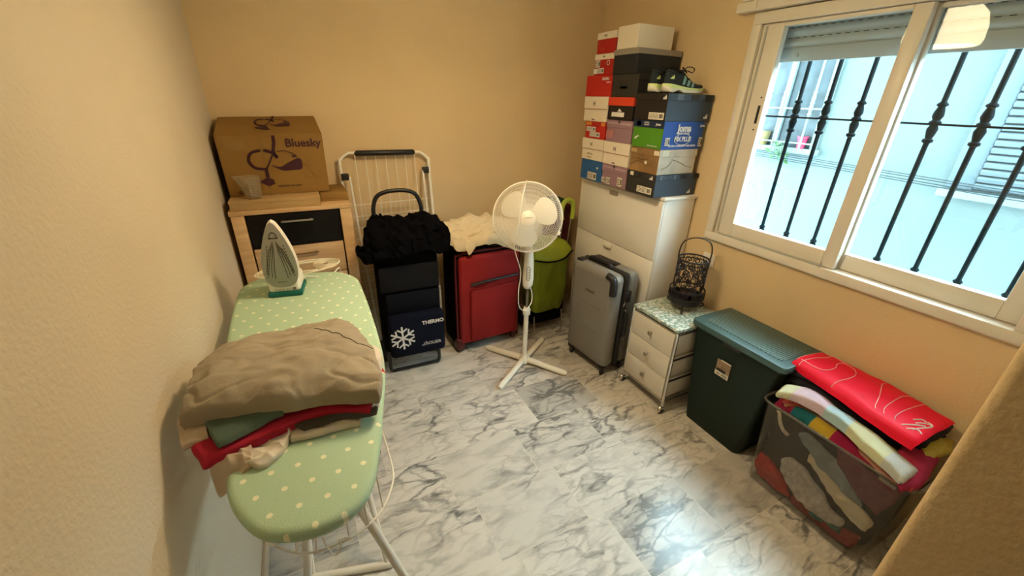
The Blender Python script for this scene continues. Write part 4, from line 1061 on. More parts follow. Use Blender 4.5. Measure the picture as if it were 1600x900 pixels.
hd = Vector((-.43, -.87, .22)).normalized(); hr = Vector((0, 0, 1)).cross(hd).normalized(); hr = -hr if hr.x < 0 else hr; hu = hd.cross(hr); hu = -hu if hu.z < 0 else hu
CP = frame(Vector((0, 0, .72))+Vector((-.017, -.030, 0)), (.88, -.43, 0), (.0, .0, 1))
bm = bm_new(); prism(bm, rrect(.030, .10, .014), .002, CP); kp = obj('control_panel', bm, smat('grey_panel', (.42, .42, .38)), cb, 50)
bm = bm_new()
for k in range(5): prism(bm, rrect(.012, .010, .003), .003, CP @ T(0, -.036+.018*k, .002))
obj('speed_button', bm, FANW, kp, 50)
HC = Vector((-.053, -.055, 1.103))  # centre of the cage
HM = Matrix(((hr.x, hu.x, (hr.cross(hu)).x, HC.x), (hr.y, hu.y, (hr.cross(hu)).y, HC.y), (hr.z, hu.z, (hr.cross(hu)).z, HC.z), (0, 0, 0, 1)))
if (HM.col[2].xyz).dot(hd) < 0: HM.col[2] = Vector((*(-HM.col[2].xyz), 0))
RR = .208
bm = bm_new(); lathe(bm, [(0, -.20), (.045, -.195), (.058, -.17), (.062, -.10), (.055, -.085), (0, -.083)], 24, HM); obj('motor_housing', bm, FANW, root, 60)
bm = bm_new(); tube(bm, [HM @ Vector((0, -.02, -.14)), HM @ Vector((0, -.12, -.13)), Vector((0, .0, .885))], .022, 12); obj('neck', bm, FANW, root, 50)
def grille(front):
    b = bm_new(); sg = 1 if front else -1
    def gz(r): return sg*(.062*math.sqrt(max(0, 1-(r/RR)**3.2)))+.0
    nw = 104
    for k in range(nw):
        a0 = 2*pi*k/nw; pts = []
        for i in range(8):
            t_ = i/7; r_ = .045+(RR-.045)*t_; a = a0+.45*(1-t_)**1.2*sg
            pts.append(HM @ Vector((r_*cos(a), r_*sin(a), gz(r_))))
        tube(b, pts, .0011, 4)
    for r_ in (.075, .105, .135, .160, .183, .198):
        tube(b, [HM @ Vector((r_*cos(2*pi*i/48), r_*sin(2*pi*i/48), gz(r_))) for i in range(48)], .0011, 4, True)
    return b
g1 = obj('front_grille', grille(True), FANW, root, 50); g2 = obj('rear_grille', grille(False), FANW, root, 50)
bm = bm_new(); tube(bm, [HM @ Vector((RR*cos(2*pi*i/64), RR*sin(2*pi*i/64), 0)) for i in range(64)], .0052, 8, True)
b2 = bmesh.new(); box(b2, RR-.006, RR+.012, -.012, .012, -.008, .010, .003); merge(bm, b2, HM @ Matrix.Rotation(R(-25), 4, 'Z')); obj('rim_clip_ring', bm, FANW, root, 50)
bm = bm_new(); lathe(bm, [(0, .066), (.038, .064), (.046, .058), (.046, .052), (0, .050)], 28, HM); obj('badge', bm, FANW, g1, 50)
bm = bm_new(); text_into(bm, 'orbegozo', .013, HM @ T(0, .002, .0665) @ Matrix.Rotation(R(8), 4, 'Z')); obj('badge_lettering', bm, smat('tan_ink', (.35, .28, .12)), g1, 0)
bm = bm_new(); lathe(bm, [(0, .028), (.03, .026), (.036, .01), (.036, -.03), (0, -.03)], 28, HM); hubo = obj('blade_hub', bm, FANB, root, 50)
for k in range(3):
    b = bm_new(); A0 = R(22+120*k); prof = []
    pts = catmull([(.028, -.018, 0), (.07, -.068, 0), (.12, -.086, 0), (.160, -.066, 0), (.178, -.005, 0), (.163, .055, 0), (.12, .082, 0), (.075, .060, 0), (.030, .020, 0)], 6)
    poly = [(p.x, p.y) for p in pts]
    bb = bmesh.new(); prism(bb, poly, .0028)
    for v in bb.verts: v.co.z += -.32*v.co.y*min(1, v.co.x/.09)-.004
    merge(b, bb, HM @ Matrix.Rotation(A0, 4, 'Z')); obj('blade', b, FANB, root, 50)
# power cord looped over the cage
top = HM @ Vector((-.01, RR+.004, 0))
def W_(x, y, z): return Vector((x-1.233, y-2.165, z))
cord = [HM @ Vector((-.02, RR*.9, -.10)), HM @ Vector((-.012, RR+.008, 0)), HM @ Vector((-.03, RR*.75, .062)), HM @ Vector((-.045, .05, .075)), HM @ Vector((-.06, -.09, .072)), HM @ Vector((-.075, -.185, .03)),
        W_(1.14, 2.10, .76), W_(1.13, 2.10, .64), W_(1.135, 2.10, .53), W_(1.17, 2.11, .475), W_(1.215, 2.13, .465), W_(1.26, 2.15, .50), W_(1.275, 2.18, .56), W_(1.25, 2.20, .64)]
bm = bm_new(); tube(bm, catmull(cord, 8), .0028, 6); obj('power_cord', bm, WHITEM, root, 50)

# ================================================================== GREY HARD SUITCASE
GREYS = mat('grey_abs_shell', (.20, .19, .17), .38, bump=.05, bs=300)
root = thing('hard_suitcase', 'grey hard-shell suitcase on black spinner wheels, by the white cabinet', 'suitcase', (1.745, 2.005, 0), R(6))
# local: x depth (front shell at -x), y width
bm = bm_new(); box(bm, -.125, -.012, -.205, .205, .055, .755, .05, 6); fs = obj('front_shell', bm, GREYS, root, 60)
bm = bm_new(); box(bm, .012, .125, -.205, .205, .055, .755, .05, 6); bs_ = obj('back_shell', bm, GREYS, root, 60)
bm = bm_new(); box(bm, -.02, .02, -.208, .208, .052, .758, .0195, 4); obj('zip_band', bm, BLACKR, root, 60)
bm = bm_new()
M = frame((-.1255, .205, 0), (0, -1, 0), (0, 0, 1))
for k, (u0, u1, z) in enumerate(((.14, .34, .50), (.15, .33, .405), (.16, .32, .315))):
    tube(bm, [M @ Vector(p) for p in catmull([(u0, z+.02, 0), (u0+.03, z+.012, 0), (u0+.06, z, 0), (u1, z-.002, 0)], 6)], .0028, 6)
obj('embossed_line', bm, GREYS, fs, 60)
text('embossed_lettering', 'travel', .038, mat('dark_emboss', (.10, .095, .085), .4), fs, M @ T(.20, .585, .0003), bold=.0005, shear=.2)
def corner(yc, zc, name='corner_guard'):
    b = bm_new(); sy = 1 if yc > 0 else -1; sz = 1 if zc > .4 else -1
    P_ = [(-.1265, yc-sy*.075, zc-sz*.006), (-.128, yc-sy*.04, zc-sz*.012), (-.1275, yc-sy*.018, zc-sz*.03), (-.127, yc-sy*.010, zc-sz*.08), (-.127, yc-sy*.008, zc-sz*.14)]
    pts = [(-.118, yc-sy*.07, zc-sz*.012), (-.114, yc-sy*.035, zc-sz*.02), (-.113, yc-sy*.018, zc-sz*.04), (-.116, yc-sy*.012, zc-sz*.08), (-.118, yc-sy*.010, zc-sz*.13)]
    tube(b, catmull(pts, 6), .024, 10); obj(name, b, BLACKP, root, 60)
corner(-.205, .755); 
bm = bm_new(); box(bm, -.10, -.035, .13, .19, .742, .760, .008, 3); obj('corner_guard', bm, BLACKP, root, 60)
bm = bm_new(); box(bm, .03, .085, -.05, .16, .748, .762, .006, 3); obj('handle_recess', bm, BLACKP, root, 60)
bm = bm_new(); tube(bm, catmull([(-.03, -.07, .752), (-.03, -.055, .776), (-.03, .03, .782), (-.03, .115, .776), (-.03, .13, .752)], 6), .011, 8); obj('carry_handle', bm, BLACKP, root, 60)
bm = bm_new(); tube(bm, catmull([(-.0, -.212, .30), (-.0, -.232, .32), (-.0, -.235, .40), (-.0, -.232, .48), (-.0, -.212, .50)], 6), .011, 8); obj('side_handle', bm, BLACKP, root, 60)
bm = bm_new(); box(bm, -.03, .03, -.225, -.206, .56, .64, .006, 2); obj('lock', bm, BLACKP, root, 60)
bm = bm_new(); tube(bm, catmull([(-.02, -.215, .60), (-.022, -.222, .575), (-.024, -.218, .54)], 4), .004, 6); obj('zip_pull', bm, CHROME, root, 60)
for sx in (-.085, .085):
    for sy in (-.16, .16):
        bm = bm_new(); box(bm, sx-.025, sx+.025, sy-.025, sy+.025, .045, .075, .008, 2)
        b2 = bmesh.new(); lathe(b2, [(0, -.011), (.022, -.011), (.026, -.006), (.026, .006), (.022, .011), (0, .011)], 18); merge(bm, b2, T(sx-.012, sy-.014, .0265) @ Matrix.Rotation(pi/2, 4, 'X') @ Matrix.Rotation(R(30), 4, 'Y'))
        obj('spinner_wheel', bm, BLACKR, root, 50)

# ================================================================== WHITE DRAWER CART
root = thing('drawer_cart', 'small white three-drawer cart with chrome frame and patterned top', 'drawer cart', (1.95, 1.525, 0))
X0, X1, Y0, Y1 = -.19, .20, -.178, .178
CARTW = mat('white_cart_board', (.66, .62, .54), .4)
bm = bm_new(); box(bm, X0-.008, X1, Y0-.004, Y1+.004, .572, .592, .003); obj('patterned_top', bm, TOPPAT, root, 40)
for yy in (Y0, Y1):
    for xx in (X0, X1-.02):
        bm = bm_new(); tube(bm, [(xx, yy, .05), (xx, yy, .568)], .0085, 10); obj('upright_tube', bm, CHROME, root, 50)
for z in (.085, .555):
    for yy in (Y0, Y1):
        bm = bm_new(); tube(bm, [(X0, yy, z), (X1-.02, yy, z)], .006, 8); obj('frame_rail', bm, CHROME, root, 50)
    for xx in (X0, X1-.02):
        bm = bm_new(); tube(bm, [(xx, Y0, z), (xx, Y1, z)], .006, 8); obj('frame_rail', bm, CHROME, root, 50)
for z in (.235, .385):
    for yy in (Y0-.003, Y1+.003):
        bm = bm_new(); tube(bm, [(X0, yy, z), (X1-.02, yy, z)], .0055, 8); obj('side_runner', bm, BLACKP, root, 50)
for k in range(3):
    z0 = .098+.152*k
    bm = bm_new(); box(bm, X0-.010, X0+.004, Y0+.012, Y1-.012, z0, z0+.148, .002); box(bm, X0+.004, X1-.03, Y0+.014, Y1-.014, z0+.003, z0+.138, .002); d_ = obj('drawer', bm, CARTW, root, 40)
    bm = bm_new(); lathe(bm, [(0, 0), (.006, 0), (.005, .010), (.012, .014), (.014, .020), (.009, .026), (0, .027)], 16, frame((X0-.0102, 0, z0+.080), (0, -1, 0), (0, 0, 1))); obj('knob', bm, mat('pewter_knob', (.35, .33, .28), .35, metal=.8) if k == 0 else bpy.data.materials['pewter_knob'], d_, 50)
for yy in (Y0, Y1):
    for xx in (X0, X1-.02):
        bm = bm_new(); b2 = bmesh.new(); lathe(b2, [(0, -.010), (.017, -.010), (.019, -.004), (.019, .004), (.017, .010), (0, .010)], 16); merge(bm, b2, T(xx-.004, yy, .0195) @ Matrix.Rotation(pi/2, 4, 'X')); ca = obj('caster', bm, BLACKR, root, 50)
        bm = bm_new(); tube(bm, [(xx, yy, .055), (xx, yy, .04)], .006, 8); tube(bm, catmull([(xx-.022, yy, .016), (xx-.018, yy, .032), (xx-.004, yy, .0405), (xx+.010, yy, .034)], 4), .011, 8, flat=1.1); obj('caster_hood', bm, CHROME, ca, 50)

# ================================================================== LANTERN
LBK = mat('black_wrought_iron', (.012, .010, .014), .45)
root = thing('candle_lantern', 'black wire filigree candle lantern with a hoop handle on the cart', 'lantern', (2.01, 1.548, .5925))
bm = bm_new()
for k in range(3):
    a = R(215+120*k); d_ = Vector((cos(a), sin(a), 0))
    tube(bm, catmull([d_*.06+Vector((0, 0, .045)), d_*.085+Vector((0, 0, .020)), d_*.105+Vector((0, 0, .006)), d_*.122+Vector((0, 0, .012)), d_*.12+Vector((0, 0, .026)), d_*.108+Vector((0, 0, .024))], 5), .0045, 8)
obj('scroll_feet', bm, LBK, root, 50)
bm = bm_new(); lathe(bm, [(0, .035), (.075, .035), (.096, .045), (.101, .065), (.101, .085), (.097, .085), (.094, .06), (.075, .045), (0, .045)], 32); obj('dish', bm, LBK, root, 50)
bm = bm_new()
ring(bm, (0, 0, .13), (0, 0, 1), .100, .005, 32); ring(bm, (0, 0, .085), (0, 0, 1), .102, .005, 32)
for k in range(14):
    a = 2*pi*k/14; c = Vector((.1015*cos(a), .1015*sin(a), .108)); ring(bm, c, (cos(a), sin(a), 0), .019, .0028, 14, 5)
obj('gallery', bm, LBK, root, 50)
bm = bm_new()
ring(bm, (0, 0, .322), (0, 0, 1), .088, .005, 32); ring(bm, (0, 0, .30), (0, 0, 1), .087, .0035, 32)
rr_ = .086
def cyl(a, z, r_=rr_): return Vector((r_*cos(a), r_*sin(a), z))
for row in range(4):
    for k in range(9):
        a0 = 2*pi*(k+.5*(row % 2))/9; z0 = .155+row*.043; sg = 1 if (k+row) % 2 else -1
        pts = []
        for i in range(17):
            t_ = i/16; q = sg*(t_*2.6*pi+row); s = .021*(1-t_*.78); pts.append(cyl(a0+s*cos(q)/rr_, z0+s*sin(q)*1.05))
        tube(bm, pts, .0036, 5)
        tube(bm, catmull([cyl(a0-.2*sg, z0-.022), cyl(a0+.08, z0-.012), cyl(a0+.26*sg, z0+.004), cyl(a0+.12, z0+.024)], 4), .0032, 5)
for k in range(9):
    a = 2*pi*k/9; tube(bm, [cyl(a, .125), cyl(a+.06, .18), cyl(a-.05, .24), cyl(a, .322)], .0022, 5)
obj('filigree_cage', bm, LBK, root, 50)
bm = bm_new()
for k in range(18):
    a = 2*pi*k/18; c = cyl(a, .311, .088); ring(bm, c, (cos(a), sin(a), 0), .009, .0018, 10, 4)
obj('rim_band', bm, LBK, root, 50)
bm = bm_new(); lathe(bm, [(0, .046), (.034, .046), (.034, .10), (0, .10)], 20); obj('candle_cup', bm, mat('dark_glass_cup', (.03, .02, .035), .15), root, 50)
bm = bm_new(); a = R(-40); dx, dy = cos(a), sin(a)
tube(bm, catmull([(-.088*dx, -.088*dy, .315), (-.088*dx, -.088*dy, .38), (-.066*dx, -.066*dy, .432), (0, 0, .452), (.066*dx, .066*dy, .432), (.088*dx, .088*dy, .38), (.088*dx, .088*dy, .315)], 6), .0042, 8); obj('hoop_handle', bm, mat('bronze_wire', (.06, .045, .03), .4, metal=.5), root, 50)

# wall socket
root = thing('wall_switch', 'white wall switch plate below the window behind the lantern', 'switch', (2.199, 1.585, .868))
bm = bm_new(); box(bm, -.010, 0, -.042, .042, -.042, .042, .003, 2); pl_ = obj('plate', bm, WHITEP, root, 40)
bm = bm_new(); box(bm, -.0135, -.0102, -.028, .028, -.028, .028, .002, 2); obj('rocker', bm, WHITEP, pl_, 40)

# ================================================================== HAMPER
root = thing('laundry_hamper', 'dark petrol green plastic laundry hamper with a perforated lid', 'hamper', (2.035, 1.094, 0))
def rloop(w, d, r, z, n=6): return [(x, y, z) for x, y in rrect(w, d, r, n)]
bm = bm_new(); rgs = []
# x front stays near -.165; taper in y
for z, d_, w in ((0.0, .255, .355), (.012, .262, .365), (.30, .295, .435), (.585, .318, .508), (.600, .318, .510)):
    rgs.append([bm.verts.new((x+(-.150-(-d_/2))*1.0+(-.0), y, zz)) for x, y, zz in rloop(d_, w, .03, z)])
for A, B in zip(rgs, rgs[1:]):
    k = len(A)
    for j in range(k): bm.faces.new((A[j], A[(j+1) % k], B[(j+1) % k], B[j]))
bm.faces.new(rgs[0][::-1]); bm.faces.new(rgs[-1])
body = obj('body', bm, PETROL, root, 50)
bm = bm_new()
LM = T(.010, 0, 0)
prism(bm, rrect(.345, .545, .022), .034, LM @ T(0, 0, .602), bevel=.010, seg=3)
lid = obj('lid', bm, PETLID, root, 50)
bm = bm_new(); prism(bm, rrect(.255, .445, .02), .003, LM @ T(.008, 0, .6355), bevel=.0012); obj('perforated_panel', bm, LIDPAT, lid, 50)
bm = bm_new(); box(bm, -.169, -.160, -.05, .05, .585, .603, .003); obj('finger_grip', bm, BLACKP, lid, 50)
FH = frame((-.1555, .0, 0), (0, -1, 0), (-.013, 0, .5))
bm = bm_new(); prism(bm, rrect(.082, .085, .003), .0012, frame((-.1562, .02, .450), (0, -1, 0), (-.04, 0, 1))); st = obj('product_sticker', bm, mat('brown_sticker', (.28, .19, .12), .35, var=.3, vs=25), body, 0)
SM_ = frame((-.1582, .02, .450), (0, -1, 0), (-.04, 0, 1))
bm = bm_new(); box(bm, -.041, .041, -.055, -.028, 0, .001, M=SM_); obj('white_band', bm, PAPER, st, 0)
bm = bm_new(); box(bm, -.02, .041, .040, .047, 0, .001, M=SM_); obj('white_band', bm, PAPER, st, 0)
bm = bm_new()
for i in range(7): box(bm, .0+i*.005, .0025+i*.005, -.050, -.034, .001, .0015, M=SM_)
box(bm, -.03, -.01, -.045, -.040, .001, .0015, M=SM_); box(bm, -.035, .02, -.028, -.012, 0, .001, M=SM_); obj('black_print', bm, B_INK, st, 0)

# ================================================================== CLEAR STORAGE TUB + CONTENTS
root = thing('storage_tub', 'large clear plastic storage tub packed with clothes under the window', 'storage box', (1.995, .550, 0))
def shell(bm, loops_out, th, n):
    pass
bm = bm_new()
secs_o = [(.335, .495, .02, .002), (.345, .505, .03, .012), (.362, .575, .035, .462), (.376, .590, .038, .470), (.376, .590, .038, .482)]
secs_i = [(.370, .584, .036, .482), (.355, .568, .032, .462), (.339, .499, .028, .014)]
rgs = []
for d_, w, r_, z in secs_o+secs_i: rgs.append([bm.verts.new(p) for p in rloop(d_, w, r_, z)])
for A, B in zip(rgs, rgs[1:]):
    k = len(A)
    for j in range(k): bm.faces.new((A[j], A[(j+1) % k], B[(j+1) % k], B[j]))
bm.faces.new(rgs[0][::-1]); bm.faces.new(rgs[-1])
obj('tub', bm, TUB, root, 50)
bm = bm_new(); lp = rloop(.380, .594, .04, .478)
tube(bm, lp, .0058, 6, True); obj('rim', bm, TUBRIM, root, 50)
bm = bm_new(); box(bm, -.196, -.188, -.245, -.19, .452, .470, .002); obj('latch_lug', bm, TUBRIM, root, 50)

F_CHAR = mat('charcoal_jersey', (.016, .017, .020), .9, bump=.3, bs=80, var=.25, vs=7); F_RED = mat('red_jersey', (.38, .022, .024), .85, bump=.3, bs=80)
F_GREYP = mat('grey_speckled_cotton', (.36, .34, .34), .9, col2=(.50, .46, .45), vs=60); F_BLUEG = mat('blue_grey_cotton', (.20, .23, .25), .9, bump=.3, bs=60)
F_CREAM = mat('cream_cotton', (.55, .48, .36), .9, bump=.3, bs=60); F_MARO = mat('plum_knit', (.13, .035, .055), .95, bump=.4, bs=200); F_TEAL = mat('teal_cotton', (.04, .13, .12), .9)
F_DKRED = mat('dark_red_cotton', (.20, .02, .02), .9)
def garment(name, label, cat, m, rows, th, nu=40, nv=24, wr=.006, ws=12, seed=0, fold=.01, fd=(1, 0, 0), fs=30, updir=(0, 0, 1), group=None, er=.006, rid=0, rs=5):
    c = Vector((0, 0, 0)); n_ = 0
    for r_ in rows:
        for p in r_: c += Vector(p); n_ += 1
    c /= n_; c.z = min(p[2] for r_ in rows for p in r_)-th
    b = bm_new(); slab(b, [[Vector(p)-c for p in r_] for r_ in rows], th, nu, nv, wr, ws, seed, 2, fold=fold, fd=fd, fs=fs, updir=updir, er=er, rid=rid, rs=rs)
    o = obj(name, b, m, None, 70, loc=c); tag(o, label, cat, group); return o
NX = (-1, 0, 0)
# stacked lumps pressed against the front wall; row = bottom/middle/top of each lump, seen face on
garment('folded_garment', 'red folded garment in the lower left corner of the clear tub', 'garment', F_RED,
    [[(1.850, .775, .025), (1.845, .72, .02), (1.845, .66, .02), (1.855, .60, .025)], [(1.838, .795, .09), (1.836, .74, .09), (1.836, .68, .08), (1.845, .62, .06)], [(1.838, .800, .16), (1.835, .74, .16), (1.836, .69, .14), (1.85, .64, .10)]], .03, updir=NX, er=.012, rid=.004, rs=12, wr=.006, seed=1)
garment('folded_garment', 'dull red folded garment at the bottom right of the clear tub', 'garment', F_DKRED,
    [[(1.850, .60, .02), (1.845, .52, .02), (1.845, .40, .02), (1.850, .335, .02)], [(1.843, .60, .05), (1.841, .52, .05), (1.840, .42, .05), (1.845, .330, .06)], [(1.85, .58, .08), (1.841, .50, .085), (1.841, .42, .09), (1.848, .330, .11)]], .03, updir=NX, er=.012, rid=.004, rs=12, seed=2)
garment('folded_garment', 'grey speckled shirt rolled diagonally behind the tub front', 'garment', F_GREYP,
    [[(1.838, .685, .17), (1.834, .62, .10), (1.834, .52, .07), (1.834, .44, .075), (1.838, .40, .10)], [(1.833, .69, .21), (1.831, .62, .18), (1.831, .52, .13), (1.831, .44, .115), (1.835, .395, .125)], [(1.836, .66, .25), (1.833, .58, .245), (1.833, .50, .19), (1.833, .44, .15), (1.836, .395, .145)]], .022, updir=NX, er=.012, rid=.004, rs=12, wr=.003, ws=20, fold=.008, fd=(0, .5, 1), fs=60, seed=3)
garment('folded_garment', 'cream shirt edge running diagonally behind the right of the tub front', 'garment', F_CREAM,
    [[(1.836, .60, .31), (1.833, .50, .235), (1.833, .42, .19), (1.833, .36, .17), (1.836, .325, .16)], [(1.833, .595, .33), (1.829, .50, .27), (1.829, .42, .235), (1.829, .36, .215), (1.833, .32, .20)], [(1.836, .58, .345), (1.832, .50, .30), (1.832, .42, .27), (1.832, .36, .25), (1.836, .32, .225)]], .02, updir=NX, er=.012, rid=.004, rs=12, wr=.003, fold=.007, fd=(0, .5, 1), fs=70, seed=4)
garment('folded_garment', 'blue grey shirt folded above the cream one inside the clear tub', 'garment', F_BLUEG,
    [[(1.834, .64, .36), (1.832, .54, .31), (1.832, .44, .275), (1.834, .37, .26)], [(1.829, .66, .395), (1.827, .55, .36), (1.827, .45, .315), (1.830, .38, .285)], [(1.830, .64, .43), (1.828, .54, .405), (1.828, .46, .355), (1.831, .40, .31)]], .02, updir=NX, er=.012, rid=.004, rs=12, wr=.004, fold=.008, fd=(0, .4, 1), fs=55, seed=5)
garment('folded_garment', 'plum knitted garment in the upper right of the clear tub', 'garment', F_MARO,
    [[(1.830, .50, .36), (1.829, .42, .325), (1.829, .35, .29), (1.834, .315, .27)], [(1.826, .51, .41), (1.824, .43, .39), (1.824, .35, .37), (1.830, .295, .36)], [(1.826, .52, .45), (1.822, .43, .45), (1.822, .34, .45), (1.829, .285, .45)]], .02, updir=NX, er=.012, rid=.004, rs=12, wr=.003, fold=.004, seed=6)
garment('folded_garment', 'teal cloth just below the grey speckled shirt in the clear tub', 'garment', F_TEAL,
    [[(1.845, .52, .055), (1.843, .46, .05), (1.845, .385, .055)], [(1.838, .53, .075), (1.836, .47, .068), (1.838, .39, .078)], [(1.84, .52, .10), (1.838, .45, .09), (1.842, .39, .105)]], .015, updir=NX, er=.012, rid=.004, rs=12, wr=.003, seed=7)
garment('folded_garment', 'pale strap hanging down the left of the tub front', 'garment', F_CREAM,
    [[(1.830, .790, .44), (1.828, .775, .445)], [(1.828, .755, .40), (1.826, .738, .41)], [(1.832, .705, .345), (1.830, .692, .36)]], .008, 12, 20, updir=NX, er=.012, rid=.004, rs=12, wr=.001, fold=.002, seed=8)
bm = bm_new(); box(bm, -.14, .155, -.24, .24, .016, .44, .05, 4)
bmesh.ops.subdivide_edges(bm, edges=bm.edges[:], cuts=3)
for v in bm.verts:
    p = v.co; v.co += Vector((noise.noise(p*8), noise.noise(p*8+Vector((4, 0, 0))), noise.noise(p*8+Vector((0, 7, 0)))*.8))*.012; v.co.y *= 1+.12*(p.z-.1)
tag(obj('clothes_pile', bm, F_CHAR, None, 70, loc=(2.0, .555, 0)), 'charcoal clothes filling the middle of the clear tub', 'clothes')

# patchwork blankets on top
PW1 = patch_mat('patchwork_knit', [rgb(150, 20, 70), rgb(190, 160, 50), rgb(20, 100, 110), rgb(215, 190, 195), rgb(140, 25, 60), rgb(170, 160, 120)], .11, .085)
b = garment('patchwork_blanket', 'magenta, mustard and cream knitted patchwork blanket filling the tub opening', 'blanket', PW1,
    [[(1.835, .80, .475), (1.828, .70, .488), (1.826, .60, .487), (1.826, .50, .485), (1.826, .40, .485), (1.832, .315, .478)], [(1.92, .815, .505), (1.92, .70, .515), (1.92, .56, .512), (1.92, .42, .515), (1.92, .30, .50)], [(2.06, .815, .51), (2.06, .70, .515), (2.06, .56, .515), (2.06, .42, .53), (2.06, .30, .525)], [(2.155, .80, .50), (2.155, .70, .505), (2.155, .56, .505), (2.155, .42, .52), (2.155, .30, .515)]], .035, 50, 30, .006, 8, 11, fold=.006)
PW2 = pattern_mat('pastel_patchwork_knit', lambda N, L, sep, tc, M, mix: (lambda r: (L.new(M('ADD', M('MULTIPLY', sep.outputs[1], -1.75), .5), r.inputs['Fac']), (mix(M('MULTIPLY', M('ADD', M('SINE', M('MULTIPLY', M('ADD', sep.outputs[0], sep.outputs[1]), 1100.0)), 1.0), .10), r.outputs['Color'], (.1, .1, .08)), None))[1])(
    (lambda n: ([setattr(n.color_ramp, 'interpolation', 'CONSTANT')] + [(e.__setattr__('color', (*c, 1))) for e, c in zip([n.color_ramp.elements[0], n.color_ramp.elements[1]] + [n.color_ramp.elements.new(p) for p in (.28, .46, .82)], [])] and n) or n)(N.new('ShaderNodeValToRGB'))), .95, .5) if False else None
def pastel_fn(N, L, sep, tc, M, mix):
    r = N.new('ShaderNodeValToRGB'); r.color_ramp.interpolation = 'CONSTANT'; e = r.color_ramp.elements
    cols = [(.00, (.62, .62, .42)), (.12, (.64, .50, .60)), (.36, (.42, .60, .66)), (.55, (.60, .60, .38)), (.83, (.52, .54, .52))]
    while len(e) < 5: e.new(.5)
    for i, (p, c) in enumerate(cols): e[i].position = p; e[i].color = (*c, 1)
    L.new(M('ADD', M('MULTIPLY', sep.outputs[1], -1.85), .5), r.inputs['Fac'])
    w = M('MULTIPLY', M('ADD', M('SINE', M('MULTIPLY', M('ADD', sep.outputs[0], sep.outputs[1]), 1300.0)), 1.0), .14)
    return mix(w, r.outputs['Color'], (.12, .12, .08)), None
PW2 = pattern_mat('pastel_patchwork_knit', pastel_fn, .95, .5)
garment('knitted_blanket', 'folded pastel knitted blanket in white, pink, blue and yellow along the tub', 'blanket', PW2,
    [[(1.807,0.796,0.548), (1.849,0.712,0.556), (1.846,0.554,0.556), (1.780,0.410,0.554), (1.762,0.290,0.540)],
     [(1.822,0.804,0.555), (1.863,0.709,0.575), (1.850,0.551,0.575), (1.791,0.400,0.572), (1.780,0.286,0.545)],
     [(1.908,0.812,0.555), (1.928,0.720,0.578), (1.915,0.621,0.578), (1.884,0.495,0.578), (1.859,0.393,0.575), (1.853,0.283,0.545)],
     [(1.927,0.777,0.540), (1.944,0.673,0.545), (1.919,0.517,0.545), (1.904,0.391,0.540), (1.876,0.277,0.530)]], .032, 60, 30, .003, 10, 12, fold=.003)
SALM = mat('salmon_knit', (.50, .24, .17), .95, bump=.6, bs=250); BRNR = mat('rust_knit', (.26, .035, .02), .95, bump=.8, bs=300, var=.4, vs=80)
garment('knitted_blanket', 'salmon knitted blanket layer showing below the pastel one', 'blanket', SALM,
    [[(1.838,0.761,0.492), (1.872,0.677,0.494), (1.887,0.558,0.494), (1.820,0.425,0.494), (1.793,0.302,0.492)],
     [(1.845,0.772,0.512), (1.901,0.695,0.514), (1.921,0.569,0.514), (1.862,0.433,0.512), (1.817,0.303,0.508)],
     [(1.911,0.767,0.500), (1.972,0.699,0.500), (2.005,0.568,0.500), (1.933,0.439,0.500), (1.875,0.309,0.500)]], .02, 50, 16, .002, 10, 13, fold=.002)
garment('knitted_blanket', 'rust red knitted border snaking between the salmon and pastel blankets', 'blanket', BRNR,
    [[(1.817,0.761,0.515), (1.870,0.695,0.518), (1.908,0.556,0.516), (1.837,0.430,0.512), (1.787,0.329,0.505), (1.787,0.264,0.500)],
     [(1.836,0.771,0.527), (1.899,0.704,0.530), (1.926,0.559,0.528), (1.860,0.431,0.522), (1.807,0.330,0.515), (1.804,0.265,0.510)],
     [(1.879,0.765,0.520), (1.940,0.708,0.520), (1.968,0.562,0.520), (1.897,0.432,0.515), (1.839,0.329,0.510), (1.842,0.268,0.500)]], .012, 60, 12, .002, 10, 14, fold=.001)
MAGN = mat('magenta_knit', (.30, .012, .05), .95, bump=.6, bs=250); MUST = mat('mustard_knit', (.42, .33, .06), .95, bump=.6, bs=250)
garment('knitted_blanket', 'crimson and magenta knitted square beside the wall edge at the tub right end', 'blanket', MAGN,
    [[(1.747,0.287,0.505), (1.815,0.260,0.510), (1.914,0.265,0.510)], [(1.848,0.355,0.550), (1.889,0.291,0.545), (2.025,0.282,0.540)], [(1.951,0.374,0.570), (1.979,0.324,0.570), (2.125,0.296,0.560)], [(2.062,0.364,0.565), (2.066,0.325,0.565), (2.169,0.295,0.555)]], .03, 30, 24, .005, 10, 15)
garment('knitted_blanket', 'mustard knitted corner peeking out behind the crimson square', 'blanket', MUST,
    [[(1.933,0.301,0.560), (2.004,0.282,0.560), (2.096,0.265,0.555)], [(1.993,0.345,0.585), (2.036,0.318,0.585), (2.097,0.278,0.575)], [(2.069,0.354,0.585), (2.085,0.324,0.585), (2.131,0.284,0.575)]], .02, 24, 18, .003, 10, 16)
DKN = mat('navy_black_towelling', (.010, .009, .018), .95, bump=.5, bs=200)
def flat_stack(x0, x1, y0, y1, z, dz, bulge): return [[(x0, y1, z-.01), (x0-bulge, (y0*.3+y1*.7), z), (x0-bulge, (y0*.7+y1*.3), z-.002), (x0, y0, z-.012)], [((x0+x1)/2, y1+.005, z+dz), ((x0+x1)/2, (y0+y1)/2, z+dz+.004), ((x0+x1)/2, y0-.005, z+dz-.004)], [(x1, y1, z), (x1, (y0+y1)/2, z), (x1, y0, z-.006)]]
garment('folded_towel', 'black towel folded at the bottom of the stack behind the tub blankets', 'towel', DKN, flat_stack(1.935, 2.175, .320, .835, .585, .006, .004), .060, 50, 20, .003, 9, 17, fold=.002)
